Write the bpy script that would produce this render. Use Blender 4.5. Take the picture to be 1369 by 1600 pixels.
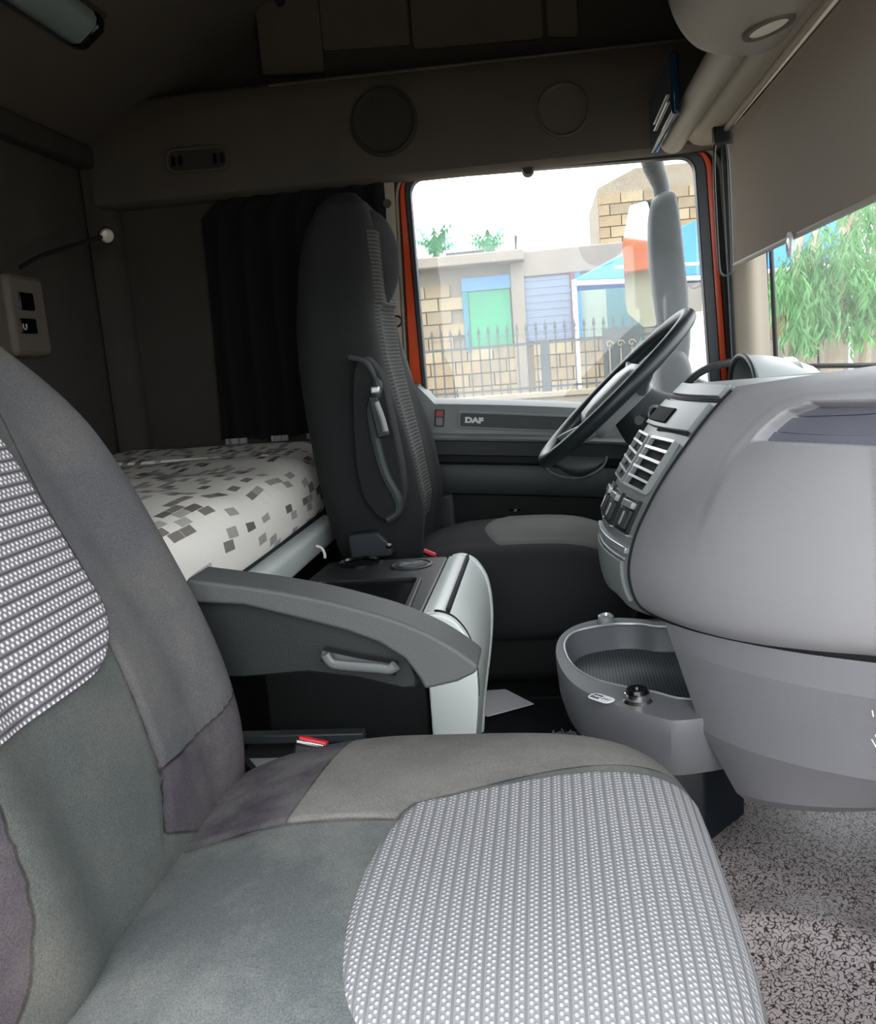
import bpy, bmesh, math, random
import numpy as np
from mathutils import Vector, Matrix
random.seed(7); np.random.seed(7)
for o in list(bpy.data.objects): bpy.data.objects.remove(o)
SC = bpy.context.scene
COL = SC.collection

# ------------------------------------------------------------------ camera
F = 1369.0; CX, CY = 684.5, 800.0; EYE = np.array([0, 0, 0.87]); VX, VY, SL = 851, 548, 0.08
_y = np.array([VX-CX, CY-VY, F]); _y /= np.linalg.norm(_y)
_z = np.array([-SL, 1, -((CY-VY)-SL*(VX-CX))/F]); _z /= np.linalg.norm(_z)
_x = -np.cross(_y, _z)
M = np.array([_x, _y, _z])            # rows: world axes in (right, up, forward)
def ray(px, py): return M @ np.array([px-CX, CY-py, F])
def P(px, py, X=None, Y=None, Z=None):
    d = ray(px, py)
    t = (X-EYE[0])/d[0] if X is not None else (Y-EYE[1])/d[1] if Y is not None else (Z-EYE[2])/d[2]
    return EYE+t*d
def Q(p):
    c = M.T @ (np.array(p, dtype=float)-EYE); return np.array([CX+F*c[0]/c[2], CY-F*c[1]/c[2]])
cd = bpy.data.cameras.new('camera'); cam = bpy.data.objects.new('camera', cd); COL.objects.link(cam)
cd.sensor_fit = 'HORIZONTAL'; cd.sensor_width = 36; cd.lens = 36*F/1369; cd.clip_start = 0.02; cd.clip_end = 300
R = Matrix([[M[i][0], M[i][1], -M[i][2]] for i in range(3)]).to_4x4()
cam.matrix_world = Matrix.Translation(Vector(EYE)) @ R
SC.camera = cam

# ------------------------------------------------------------------ world, light, exposure
w = bpy.data.worlds.new('sky'); SC.world = w; w.use_nodes = True
wn = w.node_tree; bg = wn.nodes['Background']
bg.inputs['Color'].default_value = (0.93, 0.97, 1.0, 1); bg.inputs['Strength'].default_value = 4.2
sd = bpy.data.lights.new('sun', 'SUN'); sd.energy = .8; sd.angle = math.radians(25); sd.color = (1, .96, .9)
so = bpy.data.objects.new('sun', sd); COL.objects.link(so)
so.rotation_euler = (math.radians(40), math.radians(15), 0)
SC.view_settings.view_transform = 'Standard'; SC.view_settings.look = 'None'
SC.view_settings.gamma = 1; SC.view_settings.use_curve_mapping = False
SC.view_settings.exposure = 0.25

# ------------------------------------------------------------------ materials
def lin(c):
    if isinstance(c, str):
        c = c.lstrip('#'); c = [int(c[i:i+2], 16)/255 for i in (0, 2, 4)]
    return tuple((v/12.92 if v <= .04045 else ((v+.055)/1.055)**2.4) for v in c)+(1,)
def node(nt, t, **k):
    n = nt.nodes.new(t)
    for a, b in k.items(): setattr(n, a, b)
    return n
MATS = {}
def mat(name, col, rough=.6, bump=0, bscale=400, var=0, vscale=6, metal=0, spec=.5, col2=None):
    m = bpy.data.materials.new(name); m.use_nodes = True; nt = m.node_tree; b = nt.nodes['Principled BSDF']
    b.inputs['Roughness'].default_value = rough; b.inputs['Metallic'].default_value = metal
    b.inputs['Specular IOR Level'].default_value = spec
    c = lin(col); b.inputs['Base Color'].default_value = c
    tc = node(nt, 'ShaderNodeTexCoord')
    if var or col2:
        n = node(nt, 'ShaderNodeTexNoise'); n.inputs['Scale'].default_value = vscale; n.inputs['Detail'].default_value = 5
        nt.links.new(tc.outputs['Object'], n.inputs['Vector'])
        r = node(nt, 'ShaderNodeMapRange'); r.inputs[1].default_value = .35; r.inputs[2].default_value = .65
        nt.links.new(n.outputs['Fac'], r.inputs[0])
        mx = node(nt, 'ShaderNodeMix', data_type='RGBA')
        c2 = lin(col2) if col2 else tuple(min(1, v*(1+var)) for v in c[:3])+(1,)
        c1 = c if col2 else tuple(v*(1-var) for v in c[:3])+(1,)
        mx.inputs[6].default_value = c1; mx.inputs[7].default_value = c2
        nt.links.new(r.outputs[0], mx.inputs[0]); nt.links.new(mx.outputs[2], b.inputs['Base Color'])
    if bump:
        n = node(nt, 'ShaderNodeTexNoise'); n.inputs['Scale'].default_value = bscale; n.inputs['Detail'].default_value = 2
        nt.links.new(tc.outputs['Object'], n.inputs['Vector'])
        bp = node(nt, 'ShaderNodeBump'); bp.inputs['Strength'].default_value = bump; bp.inputs['Distance'].default_value = .001
        nt.links.new(n.outputs['Fac'], bp.inputs['Height']); nt.links.new(bp.outputs[0], b.inputs['Normal'])
    MATS[name] = m; return m
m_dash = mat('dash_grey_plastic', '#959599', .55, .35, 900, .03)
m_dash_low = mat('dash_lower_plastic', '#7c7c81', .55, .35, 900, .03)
m_slate = mat('slate_plastic', '#6f707c', .6, .2, 700)
m_stack = mat('satin_grey_plastic', '#868b8c', .38, .1, 900)
m_black = mat('black_plastic', '#17191b', .45, .2, 600)
m_blackg = mat('gloss_black', '#0b0c0e', .15)
m_dark = mat('dark_grey_plastic', '#2a2f32', .5, .25, 600)
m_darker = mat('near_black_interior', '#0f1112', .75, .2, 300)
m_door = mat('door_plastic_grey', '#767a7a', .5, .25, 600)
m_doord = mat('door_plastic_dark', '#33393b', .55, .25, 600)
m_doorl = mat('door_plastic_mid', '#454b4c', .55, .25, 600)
m_lightp = mat('pale_green_grey_plastic', '#dfe6e4', .42, .1, 600, .03)
m_chrome = mat('bright_metal', '#d8d8d8', .2, metal=1)
m_silver = mat('silver_trim', '#c9cdcf', .3, metal=.6)
m_head = mat('headliner_beige', '#504b45', .85, .4, 500, .06, 8)
m_head2 = mat('headliner_dark', '#33302d', .85, .4, 500, .06, 8)
m_beige = mat('beige_trim_plastic', '#958c7e', .55, .25, 700)
m_wall = mat('cab_wall_fabric', '#413d38', .95, .5, 700, .08, 5)
m_orange = mat('orange_paint', '#e5501a', .25)
m_seal = mat('black_rubber_seal', '#0e1418', .55, .1, 300)
m_frame = mat('door_frame_rubber', '#101a22', .45)
m_navy = mat('navy_curtain_cloth', '#040507', .95, .4, 300)
m_white = mat('white_paper', '#f4f4fa', .8, .3, 60)
m_red = mat('red_button', '#d8303c', .35)
m_rubber = mat('floor_rubber', '#14161a', .6, .3, 200)
m_lamp = mat('lamp_diffuser', '#7e8f8e', .35)
m_lens = mat('lamp_lens', '#cfcabb', .15)
m_seatside = mat('seat_shell', '#1b1d1f', .8, .3, 500, .1)
m_seatd = mat('seat_dark_cloth', '#3b3c3f', .95, .5, 900, .1, 9)
m_seatvel = mat('seat_black_velour', '#1d1f20', .95, .5, 700, .1, 9)

def rib_mat(name, ca, cb, period, axis=2):
    m = bpy.data.materials.new(name); m.use_nodes = True; nt = m.node_tree; b = nt.nodes['Principled BSDF']
    b.inputs['Roughness'].default_value = .9
    tc = node(nt, 'ShaderNodeTexCoord'); s = node(nt, 'ShaderNodeSeparateXYZ'); nt.links.new(tc.outputs['Object'], s.inputs[0])
    mu = node(nt, 'ShaderNodeMath', operation='MULTIPLY'); mu.inputs[1].default_value = 2*math.pi/period
    nt.links.new(s.outputs[axis], mu.inputs[0])
    si = node(nt, 'ShaderNodeMath', operation='SINE'); nt.links.new(mu.outputs[0], si.inputs[0])
    r = node(nt, 'ShaderNodeMapRange'); r.inputs[1].default_value = -1; r.inputs[2].default_value = 1; nt.links.new(si.outputs[0], r.inputs[0])
    mx = node(nt, 'ShaderNodeMix', data_type='RGBA'); mx.inputs[6].default_value = lin(ca); mx.inputs[7].default_value = lin(cb)
    nt.links.new(r.outputs[0], mx.inputs[0]); nt.links.new(mx.outputs[2], b.inputs['Base Color'])
    bp = node(nt, 'ShaderNodeBump'); bp.inputs['Strength'].default_value = .7; bp.inputs['Distance'].default_value = .002
    nt.links.new(r.outputs[0], bp.inputs['Height']); nt.links.new(bp.outputs[0], b.inputs['Normal'])
    return m
m_rib = rib_mat('ribbed_seat_cloth', '#292a29', '#4f504d', .0085)

def dots_mat(name, base, dot, dark, Pp=.0107, Qq=.0056):
    m = bpy.data.materials.new(name); m.use_nodes = True; nt = m.node_tree; b = nt.nodes['Principled BSDF']
    b.inputs['Roughness'].default_value = .9; b.inputs['Specular IOR Level'].default_value = .2
    uv = node(nt, 'ShaderNodeUVMap'); uv.uv_map = 'UVMap'; s = node(nt, 'ShaderNodeSeparateXYZ'); nt.links.new(uv.outputs[0], s.inputs[0])
    def ma(op, a, bb=None, cc=None):
        n = node(nt, 'ShaderNodeMath', operation=op)
        for i, v in enumerate((a, bb, cc)):
            if v is None: continue
            if isinstance(v, (int, float)): n.inputs[i].default_value = v
            else: nt.links.new(v, n.inputs[i])
        return n.outputs[0]
    x, y = s.outputs[0], s.outputs[1]
    sx = ma('FRACT', ma('DIVIDE', x, Pp))
    def dots(cx, ph):
        dy = ma('MULTIPLY', ma('SUBTRACT', ma('FRACT', ma('ADD', ma('DIVIDE', y, Qq), ph)), .5), Qq/Pp*1.0)
        dx = ma('SUBTRACT', sx, cx)
        d = ma('SQRT', ma('ADD', ma('MULTIPLY', dx, dx), ma('MULTIPLY', dy, dy)))
        r = node(nt, 'ShaderNodeMapRange'); r.inputs[1].default_value = .19; r.inputs[2].default_value = .08
        nt.links.new(d, r.inputs[0]); return r.outputs[0]
    d = ma('MAXIMUM', dots(.28, 0), dots(.62, .5))
    ln = node(nt, 'ShaderNodeMapRange'); ln.inputs[1].default_value = .12; ln.inputs[2].default_value = .04
    nt.links.new(ma('ABSOLUTE', ma('SUBTRACT', sx, .93)), ln.inputs[0])
    m1 = node(nt, 'ShaderNodeMix', data_type='RGBA'); m1.inputs[6].default_value = lin(base); m1.inputs[7].default_value = lin(dark)
    nt.links.new(ln.outputs[0], m1.inputs[0])
    m2 = node(nt, 'ShaderNodeMix', data_type='RGBA'); nt.links.new(m1.outputs[2], m2.inputs[6]); m2.inputs[7].default_value = lin(dot)
    nt.links.new(d, m2.inputs[0]); nt.links.new(m2.outputs[2], b.inputs['Base Color'])
    bp = node(nt, 'ShaderNodeBump'); bp.inputs['Strength'].default_value = .8; bp.inputs['Distance'].default_value = .0012
    nt.links.new(ma('SUBTRACT', d, ln.outputs[0]), bp.inputs['Height']); nt.links.new(bp.outputs[0], b.inputs['Normal'])
    return m
m_dots = dots_mat('dotted_seat_weave', '#747578', '#a7a6aa', '#67696b', .0099, .0052)
m_dotsb = dots_mat('dotted_back_weave', '#6a686c', '#cfccd2', '#474548', .0125, .0066)

def region_mat(name, cols, wear='#8b8a85'):
    """base cloth plus up to three sewn panels whose outlines are stored as signed distances"""
    m = bpy.data.materials.new(name); m.use_nodes = True; nt = m.node_tree; b = nt.nodes['Principled BSDF']
    b.inputs['Roughness'].default_value = .95; b.inputs['Specular IOR Level'].default_value = .2
    tc = node(nt, 'ShaderNodeTexCoord')
    n = node(nt, 'ShaderNodeTexNoise'); n.inputs['Scale'].default_value = 7; n.inputs['Detail'].default_value = 7; n.inputs['Roughness'].default_value = .65
    nt.links.new(tc.outputs['Object'], n.inputs['Vector'])
    r = node(nt, 'ShaderNodeMapRange'); r.inputs[1].default_value = .42; r.inputs[2].default_value = .8; r.inputs[4].default_value = .6
    nt.links.new(n.outputs['Fac'], r.inputs[0])
    cur = None
    for i, c in enumerate(cols):
        if i == 0:
            v = node(nt, 'ShaderNodeRGB'); v.outputs[0].default_value = lin(c); cur = v.outputs[0]; continue
        a = node(nt, 'ShaderNodeAttribute'); a.attribute_name = 'panel%d' % i
        rr = node(nt, 'ShaderNodeMapRange'); rr.inputs[1].default_value = .0006; rr.inputs[2].default_value = -.0006
        nt.links.new(a.outputs['Fac'], rr.inputs[0])
        mx = node(nt, 'ShaderNodeMix', data_type='RGBA'); nt.links.new(cur, mx.inputs[6]); mx.inputs[7].default_value = lin(c)
        nt.links.new(rr.outputs[0], mx.inputs[0]); cur = mx.outputs[2]
        ab = node(nt, 'ShaderNodeMath', operation='ABSOLUTE'); nt.links.new(a.outputs['Fac'], ab.inputs[0])
        sr = node(nt, 'ShaderNodeMapRange'); sr.inputs[1].default_value = .0006; sr.inputs[2].default_value = .0022; sr.inputs[3].default_value = .25; sr.inputs[4].default_value = 1
        nt.links.new(ab.outputs[0], sr.inputs[0]); sc2 = node(nt, 'ShaderNodeVectorMath', operation='SCALE')
        nt.links.new(cur, sc2.inputs[0]); nt.links.new(sr.outputs[0], sc2.inputs['Scale']); cur = sc2.outputs[0]
    mx = node(nt, 'ShaderNodeMix', data_type='RGBA'); nt.links.new(cur, mx.inputs[6]); mx.inputs[7].default_value = lin(wear)
    nt.links.new(r.outputs[0], mx.inputs[0])
    n2 = node(nt, 'ShaderNodeTexNoise'); n2.inputs['Scale'].default_value = 700; n2.inputs['Detail'].default_value = 3
    nt.links.new(tc.outputs['Object'], n2.inputs['Vector'])
    r2 = node(nt, 'ShaderNodeMapRange'); r2.inputs[1].default_value = .3; r2.inputs[2].default_value = .7; r2.inputs[3].default_value = .72; r2.inputs[4].default_value = 1.25
    nt.links.new(n2.outputs['Fac'], r2.inputs[0])
    mm = node(nt, 'ShaderNodeVectorMath', operation='SCALE'); nt.links.new(mx.outputs[2], mm.inputs[0]); nt.links.new(r2.outputs[0], mm.inputs['Scale'])
    nt.links.new(mm.outputs[0], b.inputs['Base Color'])
    bp = node(nt, 'ShaderNodeBump'); bp.inputs['Strength'].default_value = .5; bp.inputs['Distance'].default_value = .001
    nt.links.new(n2.outputs['Fac'], bp.inputs['Height']); nt.links.new(bp.outputs[0], b.inputs['Normal'])
    return m
m_cush = region_mat('seat_cushion_cloth', ['#515556', '#646261', '#3c3840'])
m_back = region_mat('seat_back_cloth', ['#454a49', '#4b4c4f', '#3b373f'], wear='#67635d')

def brickprint_mat():
    m = bpy.data.materials.new('mattress_print'); m.use_nodes = True; nt = m.node_tree; b = nt.nodes['Principled BSDF']
    b.inputs['Roughness'].default_value = .9
    uv = node(nt, 'ShaderNodeUVMap'); uv.uv_map = 'UVMap'
    br = node(nt, 'ShaderNodeTexBrick'); br.inputs['Scale'].default_value = 1.0
    br.inputs['Brick Width'].default_value = .044; br.inputs['Row Height'].default_value = .0175; br.inputs['Mortar Size'].default_value = .0006
    br.inputs['Color1'].default_value = (0, 0, 0, 1); br.inputs['Color2'].default_value = (1, 1, 1, 1); br.inputs['Mortar'].default_value = (0, 0, 0, 1)
    br.offset = .37
    nt.links.new(uv.outputs[0], br.inputs['Vector'])
    cr = node(nt, 'ShaderNodeValToRGB'); cr.color_ramp.interpolation = 'CONSTANT'
    e = cr.color_ramp.elements; e[0].position = 0; e[0].color = lin('#f0ece4'); e[1].position = .70; e[1].color = lin('#a7a4a0')
    for p, c in ((.80, '#827d76'), (.88, '#6c6660'), (.94, '#b5b2ad')):
        x = e.new(p); x.color = lin(c)
    nt.links.new(br.outputs['Color'], cr.inputs[0])
    n = node(nt, 'ShaderNodeTexNoise'); n.inputs['Scale'].default_value = 30; n.inputs['Detail'].default_value = 4
    tc = node(nt, 'ShaderNodeTexCoord'); nt.links.new(tc.outputs['Object'], n.inputs['Vector'])
    bp = node(nt, 'ShaderNodeBump'); bp.inputs['Strength'].default_value = .4; bp.inputs['Distance'].default_value = .006
    nt.links.new(n.outputs['Fac'], bp.inputs['Height']); nt.links.new(bp.outputs[0], b.inputs['Normal'])
    nt.links.new(cr.outputs[0], b.inputs['Base Color']); return m
m_print = brickprint_mat()

def speckle_mat():
    m = bpy.data.materials.new('speckled_floor_vinyl'); m.use_nodes = True; nt = m.node_tree; b = nt.nodes['Principled BSDF']
    b.inputs['Roughness'].default_value = .38
    tc = node(nt, 'ShaderNodeTexCoord')
    n = node(nt, 'ShaderNodeTexNoise'); n.inputs['Scale'].default_value = 175; n.inputs['Detail'].default_value = 0; n.inputs['Distortion'].default_value = .4
    nt.links.new(tc.outputs['Object'], n.inputs['Vector'])
    sb_ = node(nt, 'ShaderNodeMath', operation='SUBTRACT'); sb_.inputs[1].default_value = .5; nt.links.new(n.outputs['Fac'], sb_.inputs[0])
    ab_ = node(nt, 'ShaderNodeMath', operation='ABSOLUTE'); nt.links.new(sb_.outputs[0], ab_.inputs[0])
    r = node(nt, 'ShaderNodeMapRange'); r.inputs[1].default_value = .030; r.inputs[2].default_value = .085
    nt.links.new(ab_.outputs[0], r.inputs[0])
    mx = node(nt, 'ShaderNodeMix', data_type='RGBA'); mx.inputs[6].default_value = lin('#3a3534'); mx.inputs[7].default_value = lin('#b3a8a9')
    nt.links.new(r.outputs[0], mx.inputs[0]); nt.links.new(mx.outputs[2], b.inputs['Base Color'])
    bp = node(nt, 'ShaderNodeBump'); bp.inputs['Strength'].default_value = .5; bp.inputs['Distance'].default_value = .001
    nt.links.new(r.outputs[0], bp.inputs['Height']); nt.links.new(bp.outputs[0], b.inputs['Normal']); return m
m_mat = speckle_mat()

def mesh_cloth_mat():
    m = mat('tray_rubber_mesh', '#3f474a', .5); nt = m.node_tree; b = nt.nodes['Principled BSDF']
    tc = node(nt, 'ShaderNodeTexCoord'); mp = node(nt, 'ShaderNodeMapping'); mp.inputs['Rotation'].default_value = (0, 0, .8)
    nt.links.new(tc.outputs['Object'], mp.inputs[0])
    ck = node(nt, 'ShaderNodeTexChecker'); ck.inputs['Scale'].default_value = 260; ck.inputs[1].default_value = lin('#5d6669'); ck.inputs[2].default_value = lin('#23292c')
    nt.links.new(mp.outputs[0], ck.inputs[0]); nt.links.new(ck.outputs[0], b.inputs['Base Color'])
    bp = node(nt, 'ShaderNodeBump'); bp.inputs['Strength'].default_value = .5; bp.inputs['Distance'].default_value = .001
    nt.links.new(ck.outputs['Fac'], bp.inputs['Height']); nt.links.new(bp.outputs[0], b.inputs['Normal']); return m
m_meshr = mesh_cloth_mat()

def glass_mat(name, dust, tint=(1, 1, 1, 1)):
    m = bpy.data.materials.new(name); m.use_nodes = True; nt = m.node_tree; nt.nodes.remove(nt.nodes['Principled BSDF'])
    out = nt.nodes['Material Output']
    t = node(nt, 'ShaderNodeBsdfTransparent'); t.inputs[0].default_value = tint
    g = node(nt, 'ShaderNodeBsdfGlossy'); g.inputs['Roughness'].default_value = .02
    fr = node(nt, 'ShaderNodeFresnel'); fr.inputs[0].default_value = 1.45
    mx = node(nt, 'ShaderNodeMixShader'); mx.inputs[0].default_value = .025; nt.links.new(t.outputs[0], mx.inputs[1]); nt.links.new(g.outputs[0], mx.inputs[2])
    d = node(nt, 'ShaderNodeBsdfTranslucent'); d.inputs[0].default_value = (.85, .95, 1, 1)
    n = node(nt, 'ShaderNodeTexNoise'); n.inputs['Scale'].default_value = 5; n.inputs['Detail'].default_value = 6
    tc = node(nt, 'ShaderNodeTexCoord'); nt.links.new(tc.outputs['Object'], n.inputs['Vector'])
    r = node(nt, 'ShaderNodeMapRange'); r.inputs[1].default_value = .3; r.inputs[2].default_value = .75; r.inputs[3].default_value = dust*.6; r.inputs[4].default_value = dust*1.5
    nt.links.new(n.outputs['Fac'], r.inputs[0])
    m2 = node(nt, 'ShaderNodeMixShader'); nt.links.new(r.outputs[0], m2.inputs[0]); nt.links.new(mx.outputs[0], m2.inputs[1]); nt.links.new(d.outputs[0], m2.inputs[2])
    nt.links.new(m2.outputs[0], out.inputs[0]); return m
m_glass = glass_mat('dusty_window_glass', .032); m_ws = glass_mat('windshield_glass', .03)
def blind_mat():
    m = bpy.data.materials.new('blind_cloth'); m.use_nodes = True; nt = m.node_tree; nt.nodes.remove(nt.nodes['Principled BSDF'])
    d = node(nt, 'ShaderNodeBsdfDiffuse'); d.inputs[0].default_value = lin('#857d73')
    t = node(nt, 'ShaderNodeBsdfTranslucent'); t.inputs[0].default_value = lin('#6f675f')
    x = node(nt, 'ShaderNodeMixShader'); x.inputs[0].default_value = .1
    nt.links.new(d.outputs[0], x.inputs[1]); nt.links.new(t.outputs[0], x.inputs[2]); nt.links.new(x.outputs[0], nt.nodes['Material Output'].inputs[0]); return m
m_blind = blind_mat()
m_mirror = mat('mirror_glass', '#e8eef0', .03, metal=1)
m_mhouse = mat('mirror_housing_plastic', '#2e3436', .5, .2, 300, .1)
m_block = [mat('sandcrete_block_a', '#8a795f', .95, .6, 60, .1, 6), mat('sandcrete_block_b', '#7f715b', .95, .6, 60, .1, 6), mat('sandcrete_block_c', '#94866b', .95, .6, 60, .1, 6)]
m_mortar = mat('mortar', '#82796a', .95, .5, 40, .1, 3)
m_conc = mat('concrete', '#7d766c', .9, .5, 30, .08, 2)
m_tan = mat('tan_plaster', '#7d684c', .95, .5, 30, .15, 1.5)
m_green = mat('green_door_paint', '#12805a', .5, var=.15, vscale=2)
m_shut = mat('blue_grey_shutter', '#657388', .5, var=.05)
m_teal = mat('teal_door', '#35686e', .6)
m_blue = mat('blue_tarpaulin', '#0862c4', .6, .3, 20, .1, 2)
m_wpaint = mat('white_paint', '#d8dadc', .5)
m_iron = mat('iron_bars', '#353c40', .6)
m_ground = mat('dusty_ground', '#8f8573', .95, .5, 10, .12, .6)
m_asph = mat('asphalt', '#6c6a68', .95, .5, 40, .1, 2)
m_leaf = mat('pale_green_leaves', '#5c8a58', .6, var=.3, vscale=2.5)
m_palm = mat('palm_leaves', '#5f9a78', .6, var=.2, vscale=2)
m_bark = mat('pale_bark', '#9a8f80', .9, .5, 20, .15, 4)

# ------------------------------------------------------------------ mesh helpers
def link(name, me, parent=None, m=None):
    o = bpy.data.objects.new(name, me); COL.objects.link(o)
    if m is not None and me is not None: me.materials.append(m)
    if parent is not None: o.parent = parent
    return o
def build(name, V, Fc, m, parent=None, smooth=35, uv=None, bevel=0, bseg=2, attrs=None):
    me = bpy.data.meshes.new(name); me.from_pydata([tuple(map(float, v)) for v in V], [], Fc)
    if uv is not None:
        l = me.uv_layers.new(name='UVMap'); vi = np.zeros(len(me.loops), dtype=np.int32); me.loops.foreach_get('vertex_index', vi)
        l.data.foreach_set('uv', np.asarray(uv, dtype=np.float32)[vi].ravel())
    if attrs:
        for k, a in attrs.items():
            at = me.attributes.new(k, 'FLOAT', 'POINT'); at.data.foreach_set('value', np.asarray(a, dtype=np.float32))
    me.validate(); me.update()
    bm = bmesh.new(); bm.from_mesh(me); bmesh.ops.recalc_face_normals(bm, faces=bm.faces); bm.to_mesh(me); bm.free()
    if smooth:
        me.shade_smooth()
        if smooth < 180: me.set_sharp_from_angle(angle=math.radians(smooth))
    o = link(name, me, parent, m)
    if bevel:
        b = o.modifiers.new('bevel', 'BEVEL'); b.width = bevel; b.segments = bseg; b.limit_method = 'ANGLE'; b.angle_limit = math.radians(40)
        me.shade_smooth(); me.set_sharp_from_angle(angle=math.radians(50))
        b.harden_normals = False
    return o
class MB:
    def __init__(s): s.V = []; s.F = []; s.U = []
    def add(s, V, Fc, U=None):
        n = len(s.V); s.V += [tuple(v) for v in V]; s.F += [tuple(i+n for i in f) for f in Fc]
        if U is not None: s.U += list(U)
        return s
    def obj(s, name, m, parent=None, **k):
        if s.U: k['uv'] = s.U
        return build(name, s.V, s.F, m, parent, **k)
def boxg(c, sz, mat3=None):
    V = []
    for x in (-.5, .5):
        for y in (-.5, .5):
            for z in (-.5, .5):
                v = Vector((x*sz[0], y*sz[1], z*sz[2]))
                if mat3 is not None: v = mat3 @ v
                V.append(v+Vector(c))
    return V, [(0, 1, 3, 2), (4, 6, 7, 5), (0, 4, 5, 1), (2, 3, 7, 6), (0, 2, 6, 4), (1, 5, 7, 3)]
def bxr(x0, x1, y0, y1, z0, z1): return boxg(((x0+x1)/2, (y0+y1)/2, (z0+z1)/2), (x1-x0, y1-y0, z1-z0))
def gridf(fn, nu, nv, wrap=False, cap=False):
    V = [fn(i/(nu if wrap else nu-1), j/(nv-1)) for j in range(nv) for i in range(nu)]
    Fc = []
    for j in range(nv-1):
        for i in range(nu if wrap else nu-1):
            a = j*nu+i; b = j*nu+(i+1) % nu; Fc.append((a, b, b+nu, a+nu))
    if cap: Fc.append(tuple(range(nu))); Fc.append(tuple(range((nv-1)*nu, nv*nu))[::-1])
    return V, Fc
def catmull(pts, n, closed=False):
    p = [np.array(q, dtype=float) for q in pts]; out = []
    L = len(p); segs = L if closed else L-1
    for k in range(n if closed else n):
        t = k/(n if closed else n-1)*segs; i = min(int(t), segs-1); f = t-i
        g = (lambda j: p[j % L]) if closed else (lambda j: p[max(0, min(L-1, j))])
        a, b, c, d = g(i-1), g(i), g(i+1), g(i+2)
        out.append(.5*((2*b)+(-a+c)*f+(2*a-5*b+4*c-d)*f*f+(-a+3*b-3*c+d)*f**3))
    return out
def tubeg(path, r, seg=10, closed=False, squash=1.0):
    pts = [Vector(p) for p in path]; n = len(pts); V = []; up = None
    for i in range(n):
        a = pts[(i-1) % n] if (closed or i > 0) else pts[i]; b = pts[(i+1) % n] if (closed or i < n-1) else pts[i]
        t = (b-a).normalized()
        if up is None: up = t.orthogonal().normalized()
        up = (up-t*up.dot(t)).normalized(); s = t.cross(up)
        rr = r[i] if isinstance(r, (list, tuple)) else r
        for k in range(seg):
            th = 2*math.pi*k/seg; V.append(pts[i]+up*math.cos(th)*rr*squash+s*math.sin(th)*rr)
    Fc = []
    for i in range(n if closed else n-1):
        for k in range(seg):
            a = i*seg+k; b = i*seg+(k+1) % seg; c = ((i+1) % n)*seg+(k+1) % seg; d = ((i+1) % n)*seg+k
            Fc.append((a, b, c, d))
    if not closed: Fc.append(tuple(range(seg))[::-1]); Fc.append(tuple(range((n-1)*seg, n*seg)))
    return V, Fc
def rpoly(pts, r, seg=8):
    out = []; n = len(pts); rs = r if isinstance(r, (list, tuple)) else [r]*n
    for i in range(n):
        p = np.array(pts[i], float); a = np.array(pts[i-1], float)-p; b = np.array(pts[(i+1) % n], float)-p
        la, lb = np.linalg.norm(a), np.linalg.norm(b); a /= la; b /= lb
        ang = math.acos(max(-1, min(1, a@b))); d = min(rs[i]/math.tan(ang/2), la*.49, lb*.49)
        p0, p1 = p+a*d, p+b*d
        for k in range(seg+1):
            t = k/seg; out.append((1-t)**2*p0+2*t*(1-t)*p+t*t*p1)
    return out
def prism(outl, f0, f1):
    """outline (2D) mapped by f0 / f1 to the two faces"""
    n = len(outl); V = [f0(p) for p in outl]+[f1(p) for p in outl]
    Fc = [tuple(range(n)), tuple(range(n, 2*n))[::-1]]+[(i, (i+1) % n, n+(i+1) % n, n+i) for i in range(n)]
    return V, Fc
def ringp(o1, o2, f0, f1):
    n = len(o1); V = [f0(p) for p in o1]+[f0(p) for p in o2]+[f1(p) for p in o1]+[f1(p) for p in o2]; Fc = []
    for i in range(n):
        j = (i+1) % n
        Fc += [(i, j, n+j, n+i), (2*n+i, 3*n+i, 3*n+j, 2*n+j), (i, 2*n+i, 2*n+j, j), (n+i, n+j, 3*n+j, 3*n+i)]
    return V, Fc
def latheg(prof, o, ax, seg=32):
    ax = Vector(ax).normalized(); u = ax.orthogonal().normalized(); v = ax.cross(u); V = []
    for r, h in prof:
        for k in range(seg):
            th = 2*math.pi*k/seg; V.append(Vector(o)+ax*h+(u*math.cos(th)+v*math.sin(th))*max(r, 1e-5))
    Fc = [(j*seg+k, j*seg+(k+1) % seg, (j+1)*seg+(k+1) % seg, (j+1)*seg+k) for j in range(len(prof)-1) for k in range(seg)]
    return V, Fc
def textm(body, size, name, m, parent, origin, ux, uy, ext=.0006, sx=1.0, bold=0.0):
    c = bpy.data.curves.new(name, 'FONT'); c.body = body; c.size = size; c.extrude = ext; c.offset = bold; c.align_x = 'LEFT'
    t = bpy.data.objects.new('tmp', c); COL.objects.link(t); dg = bpy.context.evaluated_depsgraph_get()
    me = bpy.data.meshes.new_from_object(t.evaluated_get(dg)); bpy.data.objects.remove(t)
    ux = Vector(ux).normalized(); uy = Vector(uy); uy = (uy-ux*uy.dot(ux)).normalized(); nz = ux.cross(uy)
    for v in me.vertices: co = v.co.copy(); v.co = Vector(origin)+ux*co.x*sx+uy*co.y+nz*co.z
    me.name = name; me.materials.clear(); return link(name, me, parent, m)
def tag(o, label=None, cat=None, group=None, kind=None):
    if label: o['label'] = label
    if cat: o['category'] = cat
    if group: o['group'] = group
    if kind: o['kind'] = kind
    return o
def thing(name, loc, label, cat, group=None):
    o = bpy.data.objects.new(name, None); COL.objects.link(o); o.empty_display_size = .05
    o.location = loc; tag(o, label, cat, group)
    return o
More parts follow.
